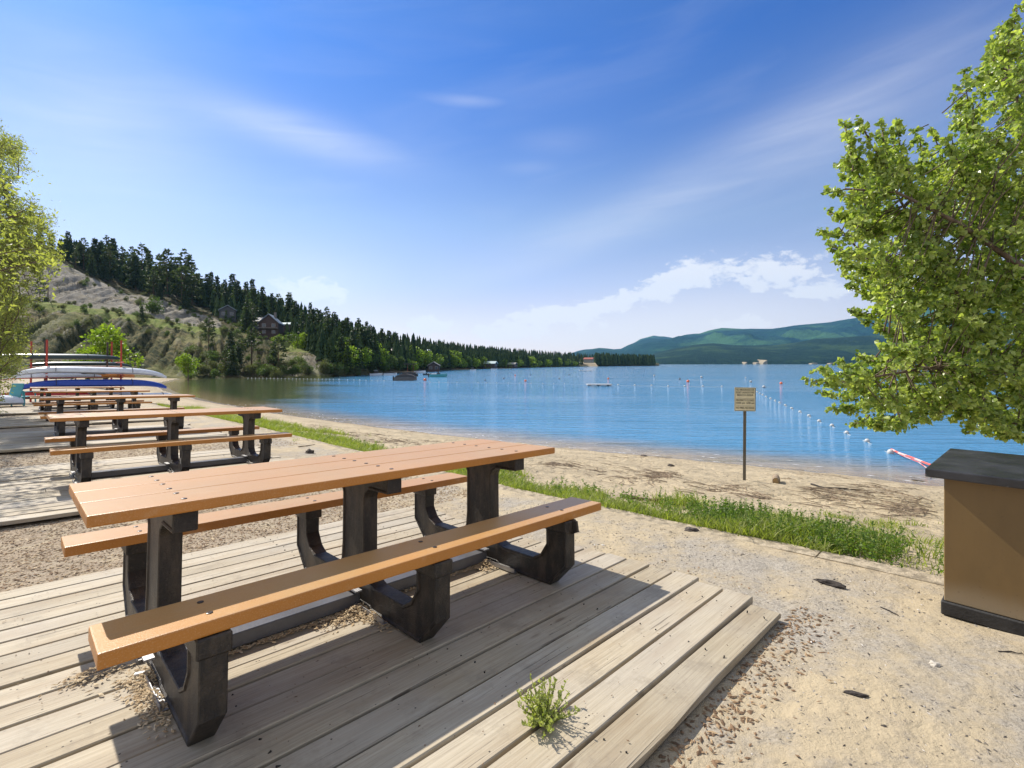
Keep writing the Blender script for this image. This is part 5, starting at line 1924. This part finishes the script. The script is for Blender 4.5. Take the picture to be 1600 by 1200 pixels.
def paint(name, c, r=.3): return mat_plain(name, c, r, .5, var=.06)
K_green, K_white, K_blue = paint('dark_green_hull', (.025, .045, .04)), paint('white_hull', (.72, .74, .76), .25), paint('blue_hull', (.02, .065, .38), .35)
K_red, K_orange, K_teal, K_grey = paint('red_hull', (.50, .03, .02)), paint('orange_hull', (.62, .22, .03)), paint('teal_plastic', (.05, .30, .34)), paint('pale_grey_hull', (.5, .55, .6))
kayak('canoe', 'dark green canoe lying upside down on top of the boat rack', -.1, 28.2, 1.55, 4.7, .8, .30, .02, K_green, K_green, cockpit=False, cat='canoe')
kayak('kayak', 'long white kayak upside down on the middle arms of the rack', 1.25, 26.9, .92, 5.35, 0.62, .34, .24, K_white, K_grey, tilt=-.035, mark=True)
kayak('kayak', 'long blue kayak upside down on the lowest arms of the rack', 1.25, 26.8, .34, 5.3, .60, .36, .20, K_blue, K_blue, tilt=-.018)
kayak('kayak', 'white and red kayak lying behind the blue one on the rack', .2, 27.6, .70, 4.2, .6, .26, .08, K_white, K_red)
kayak('kayak', 'orange kayak lying behind the white one on the rack', 1.45, 27.7, .70, 2.6, .66, .34, .06, K_orange, K_orange)
kayak('kayak', 'green kayak in the shade under the dark green canoe', .8, 28.9, 1.22, 4.0, .6, .26, .1, K_green, K_grey)
kayak('kayak', 'red kayak on the ground at the left foot of the rack', -.6, 26.9, -.10, 3.4, .65, .34, .12, K_red, K_red)
kayak('rowing_boat', 'pale grey boat hull turned over on the ground under the rack', 1.3, 27.6, -.28, 3.6, 1.0, .42, .05, K_grey, K_grey, cockpit=False, cat='rowing boat')
kayak('rowing_boat', 'white and blue hull on the grass at the left edge behind the tables', -2.6, 24.6, -.18, 3.0, 1.1, .45, .04, K_white, K_grey, cockpit=False, cat='rowing boat')
kayak('paddle_board', 'small white board tip lying right of the rack by the shore', 3.3, 26.6, -.22, 1.6, .5, .16, .02, K_white, K_white, cockpit=False, cat='board')


def chair(u, v):
    z = gz(u, v)
    root = empty('beach_chair', mat=frame_at(u, v, z, 0, 0, rot=2.3))
    MB().box(-.25, .25, -.24, .24, .34, .38).build('seat', K_teal, root, bevel=.01)
    MB().obox((0, .27, .62), (.25, 0, 0), (0, .02, .004), (0, -.07, .27)).build('backrest', K_teal, root, bevel=.01)
    for sx in (-1, 1):
        MB().obox((sx * .27, 0, .56), (.03, 0, 0), (0, .25, 0), (0, 0, .015)).build('armrest', K_teal, root)
        for sy in (-1, 1): MB().tube([(sx * .26, sy * .22, 0), (sx * .26, sy * .21, .55)], .025, 6).build('leg', K_teal, root)
    tag(root, 'teal plastic chair standing on the grass left of the tables', 'chair')


chair(-1.15, 24.9)


def build_rack():
    root = empty('boat_rack', W(.8, 28, gz(.8, 28)))
    g = gz(.8, 28)
    tag(root, 'red steel rack of posts and arms carrying the canoe and kayaks', 'boat rack')
    mr, mk = paint('red_post', (.42, .045, .02), .5), paint('dark_post', (.06, .04, .03), .6)
    base = Vector(W(.8, 28, g))
    for (u, v, top, m) in ((-.42, 27.45, 2.36, mr), (2.18, 27.45, 2.42, mr), (-.42, 29.1, 2.4, mk), (2.0, 29.1, 2.4, mr), (-.9, 28.3, 2.3, mr), (1.75, 28.3, 2.35, mk)):
        a = Vector(W(u, v, gz(u, v) - .1)) - base; b = Vector(W(u + .03, v, top)) - base
        po = MB().tube([a, b], .038, 8).build('post', m, root)
    for u in (-.42, 2.18):
        for z in (.16, .76, 1.36):
            a = Vector(W(u, 26.4, z)) - base; b = Vector(W(u, 29.2, z)) - base
            MB().tube([a, b], .030, 6).build('arm', mr, root)
    for z in (1.15, .2):
        MB().tube([Vector(W(-.95, 29.1, z)) - base, Vector(W(2.3, 29.1, z)) - base], .028, 6).build('rail', mr, root)
    MB().tube([Vector(W(-.4, 29.1, .2)) - base, Vector(W(2.0, 29.1, 1.15)) - base], .018, 5).build('brace', mk, root)


build_rack()


# ------------------------------------------------------------------ houses on the hillside
M_glass = mat_plain('window_glass', (0.05, 0.07, 0.09), .08, .6)
M_trim = mat_plain('pale_trim', (.30, .28, .25), .6)


def house(name, label, x, y, D, wpx, hpx, wall, roof, rot=0.0, depth=8.0, two=True, cat='house', chim=False):
    c = SP(x, y, D)
    Wd, H = wpx / F * D, hpx / F * D
    root = empty(name, (c.x, c.y, c.z - 1.5))
    root.rotation_euler = (0, 0, rot)
    hw, hd = Wd / 2, depth / 2
    wh = H * .62 + 1.5
    MB().prism([(-hw, 0), (hw, 0), (hw, wh), (0, H + 1.35), (-hw, wh)], -hd, hd, 'y').build('wall', wall, root)
    rf = MB()
    sl = Vector((hw, 0, H + 1.5 - wh)); nrm = Vector((-sl.z, 0, sl.x)).normalized()
    ro = Vector((0, 0, H + 1.5))
    for s in (-1, 1):
        e = Vector((s * hw * 1.14, 0, wh - (H + 1.5 - wh) * .14))
        rf.add([(0, -hd - .5, ro.z), (0, hd + .5, ro.z), (e.x, hd + .5, e.z), (e.x, -hd - .5, e.z), (0, -hd - .5, ro.z + .28), (0, hd + .5, ro.z + .28), (e.x, hd + .5, e.z + .28), (e.x, -hd - .5, e.z + .28)],
               [(0, 1, 2, 3), (4, 5, 6, 7), (0, 1, 5, 4), (1, 2, 6, 5), (2, 3, 7, 6), (3, 0, 4, 7)])
    r_ = rf.build('roof', roof, root)
    if chim: MB().box(hw * .3, hw * .3 + .7, -.4, .4, H, H + 2.6).build('chimney', mat_plain('stone_chimney', (.2, .18, .16), .9), r_)
    n = max(2, int(Wd / 2.6))
    for i in range(n):
        xx = -hw + Wd * (i + .5) / n
        for zz in ((1.5 + H * .12), (1.5 + H * .42)) if two else ((1.5 + H * .18),):
            if zz + 1.1 > wh: continue
            f = MB().box(xx - .6, xx + .6, -hd - .06, -hd + .02, zz - .05, zz + 1.15).build('window', M_trim, root)
            MB().box(xx - .5, xx + .5, -hd - .075, -hd - .062, zz + .05, zz + 1.05).build('pane', M_glass, f)
    if two:
        MB().box(-hw, hw, -hd - 1.6, -hd - .08, 1.45 + H * .36, 1.6 + H * .36).build('balcony', M_trim, root)
    return tag(root, label, cat)


w_br = mat_plain('brown_timber_wall', (.085, .058, .05), .8); w_gr = mat_plain('grey_timber_wall', (.085, .09, .10), .8); w_tan = mat_plain('tan_wall', (.30, .24, .17), .8)
r_gr = mat_plain('grey_shingle_roof', (.30, .28, .25), .8); r_bl = mat_plain('blue_grey_roof', (.20, .25, .30), .6); r_tq = mat_plain('pale_metal_roof', (.50, .58, .56), .4)
house('house', 'large brown gabled house among the firs high on the slope', 424, 526, 168, 27, 33, w_br, r_bl, .25, 8, chim=True)
house('house', 'grey-roofed wing standing just left of the brown gabled house', 408, 514, 172, 26, 17, w_gr, r_gr, 1.2, 6, two=False)
house('house', 'dark grey house half hidden by trees left of the gabled house', 356, 497, 186, 22, 18, w_gr, r_bl, .5, 7, two=False)
house('house', 'low house with a pale green metal roof right of the gabled house', 452, 513, 182, 22, 8, w_br, r_tq, 1.45, 5, two=False)
house('house', 'dark wooden chalet above the moored boats', 622, 560, 212, 26, 19, w_br, r_gr, .5, 9, chim=False)
house('house', 'small house with a pale blue roof in the trees right of the chalet', 662, 557, 238, 14, 10, w_tan, r_tq, 1.1, 6, two=False)
house('boathouse', 'small dark boathouse at the waterline right of the chalet', 678, 579, 215, 17, 13, w_br, r_gr, .1, 6, two=False, cat='boathouse')
house('cabin', 'brown cabin with a whitish roof on the far shore left of the willows', 766, 573, 330, 14, 8, w_br, r_tq, 1.3, 8, two=False, cat='cabin')
house('cabin', 'long low brown cabin among the willows on the far shore', 798, 573, 375, 16, 6, w_br, r_gr, 1.3, 8, two=False, cat='cabin')
house('house', 'red-roofed house above the pale bank in the far forest', 920, 565, 560, 10, 6, w_tan, mat_plain('red_roof', (.32, .10, .07), .7), 1.2, 10, two=False)

# utility pole on the slope
p = hill_pt(75, 1.1)
up = empty('utility_pole', p)
MB().tube([(0, 0, -1), (0, 0, 7.2)], [.17, .11], 8).build('pole', M_bark, up)
MB().box(-.9, .9, -.06, .06, 6.5, 6.65).build('crossarm', M_bark, up)
tag(up, 'thin utility pole standing on the grassy bench below the clay cliff', 'utility pole')


# ------------------------------------------------------------------ moored boats and docks
def boat(label, x, y, lpx, hull, top, kind='runabout', flip=1):
    c = wpt(x, y)
    L = lpx / F * c.y
    Bm = min(2.3, L * .4); H = L * .15
    root = empty('motorboat', c)
    root.rotation_euler = (0, 0, .12 * flip)
    st = []
    N = 12
    V, FC = [], []
    for i in range(N + 1):
        q = i / N
        xx = (q - .5) * L * flip
        w_ = Bm / 2 * (1 if q < .45 else max(.03, 1 - ((q - .45) / .55) ** 2.0))
        sh = H * (1 + .35 * q * q)
        kl = -.15 + (.6 * H * max(0, q - .7) / .3)
        V += [(xx, -w_, sh), (xx, -w_ * .82, kl * .4), (xx, 0, kl), (xx, w_ * .82, kl * .4), (xx, w_, sh)]
    for i in range(N):
        for k in range(4): FC.append((i * 5 + k, i * 5 + k + 1, (i + 1) * 5 + k + 1, (i + 1) * 5 + k))
        FC.append((i * 5 + 4, i * 5, (i + 1) * 5, (i + 1) * 5 + 4))
    FC.append((0, 1, 2, 3, 4))
    MB().add(V, FC).build('hull', hull, root)
    if kind == 'runabout':
        MB().prism([(-.10 * L * flip, H * 1.05), (.12 * L * flip, H * 1.05), (.02 * L * flip, H * 1.9), (-.03 * L * flip, H * 1.9)], -Bm * .38, Bm * .38, 'y').build('windscreen', M_glass, root)
        MB().prism([(-.42 * L * flip, H * 1.05), (-.10 * L * flip, H * 1.05), (-.12 * L * flip, H * 1.5), (-.40 * L * flip, H * 1.35)], -Bm * .36, Bm * .36, 'y').build('cover', top, root)
    elif kind == 'covered':
        MB().prism([(-.47 * L, H), (.44 * L, H * 1.15), (.30 * L, H * 1.7), (.05 * L, H * 2.0), (-.30 * L, H * 1.75), (-.46 * L, H * 1.3)], -Bm * .45, Bm * .45, 'y').build('cover', top, root)
    elif kind == 'cabin':
        MB().prism([(-.22 * L, H), (.20 * L, H * 1.1), (.08 * L, H * 2.7), (-.16 * L, H * 2.7)], -Bm * .36, Bm * .36, 'y').build('cabin', top, root)
        MB().box(-.20 * L, .11 * L, -Bm * .42, Bm * .42, H * 2.72, H * 2.84).build('canopy', M_float, root)
    MB().box(-.56 * L * flip - .12, -.56 * L * flip + .16, -.16, .16, -.05, H * 1.35).build('outboard_motor', M_black, root)
    tag(root, label, 'boat')


K_dk, K_cov = paint('dark_hull', (.06, .05, .05)), mat_plain('boat_cover', (.07, .06, .055), .85)
boat('white motorboat with a peaked cabin, leftmost of the moored boats', 588, 586.5, 19, K_white, K_cov, 'cabin')
boat('white motorboat with a low dark cover, second of the moored boats', 610, 586.5, 20, K_white, K_cov, 'covered')
boat('long boat under a dark grey cover, nearest of the moored boats', 634, 594.5, 34, mat_plain('grey_brown_hull', (.16, .14, .12), .5), K_cov, 'covered')
boat('dark boat moored directly behind the long covered boat', 640, 588.5, 26, K_dk, K_cov, 'covered')
boat('teal motorboat with white topsides right of the covered boats', 685, 589, 27, paint('teal_hull', (.08, .33, .33)), K_white, 'runabout')
boat('small dark motorboat tucked just left of the teal one', 667, 586, 13, K_dk, K_white, 'runabout', -1)
boat('pale motorboat by the dock, behind the teal one', 656, 582.5, 18, K_white, K_dk, 'runabout')
boat('small white boat on the shore right of the boathouse', 739, 579, 10, K_white, K_cov, 'cabin')
boat('white boat hull drawn up near the far shore cabins', 772, 577.5, 10, K_white, K_cov, 'covered')


def dock(label, x0, x1, y, roof=False):
    a, b = wpt(x0, y), wpt(x1, y)
    c = a.lerp(b, .5); L = (b - a).length
    root = empty('dock', c)
    MB().box(-L / 2, L / 2, -1.2, 1.2, .45, .62).build('dock_deck', M_wood, root)
    for s in (-.45, -.15, .15, .45): MB().tube([(s * L, -1.0, -1), (s * L, -1.0, .44)], .12, 6).build('pile', M_bark, root)
    if roof:
        for s in (.05, .32): MB().tube([(s * L, 0, .6), (s * L, 0, 3.2)], .12, 6).build('post', mat_plain('red_brown_post', (.25, .09, .06), .7), root)
        MB().box(-.1 * L, .45 * L, -1.6, 1.6, 3.2, 3.5).build('shelter_roof', w_br, root)
    tag(root, label, 'dock')


dock('wooden dock with a small roofed shelter behind the moored boats', 618, 652, 583.5, True)
dock('low dock reaching along the shore right of the boathouse', 706, 732, 578.6)
dock('low dock with moorings before the far shore cabins', 775, 800, 577)


# ------------------------------------------------------------------ haze
def build_haze():
    m, t = newmat('haze_air')
    vp = t.n('ShaderNodeVolumePrincipled')
    vp.inputs['Color'].default_value = (0.26, 0.60, 1.0, 1)
    vp.inputs['Density'].default_value = 0.000045
    vp.inputs['Anisotropy'].default_value = 0.3
    t.out(None, vp.outputs[0])
    mb = MB().box(-9500, 18500, -400, 9300, -45, 1500)
    tag(mb.build('haze', m), 'thin blue summer haze over the lake', 'haze', kind='stuff')


HAZE = True
if HAZE: build_haze()
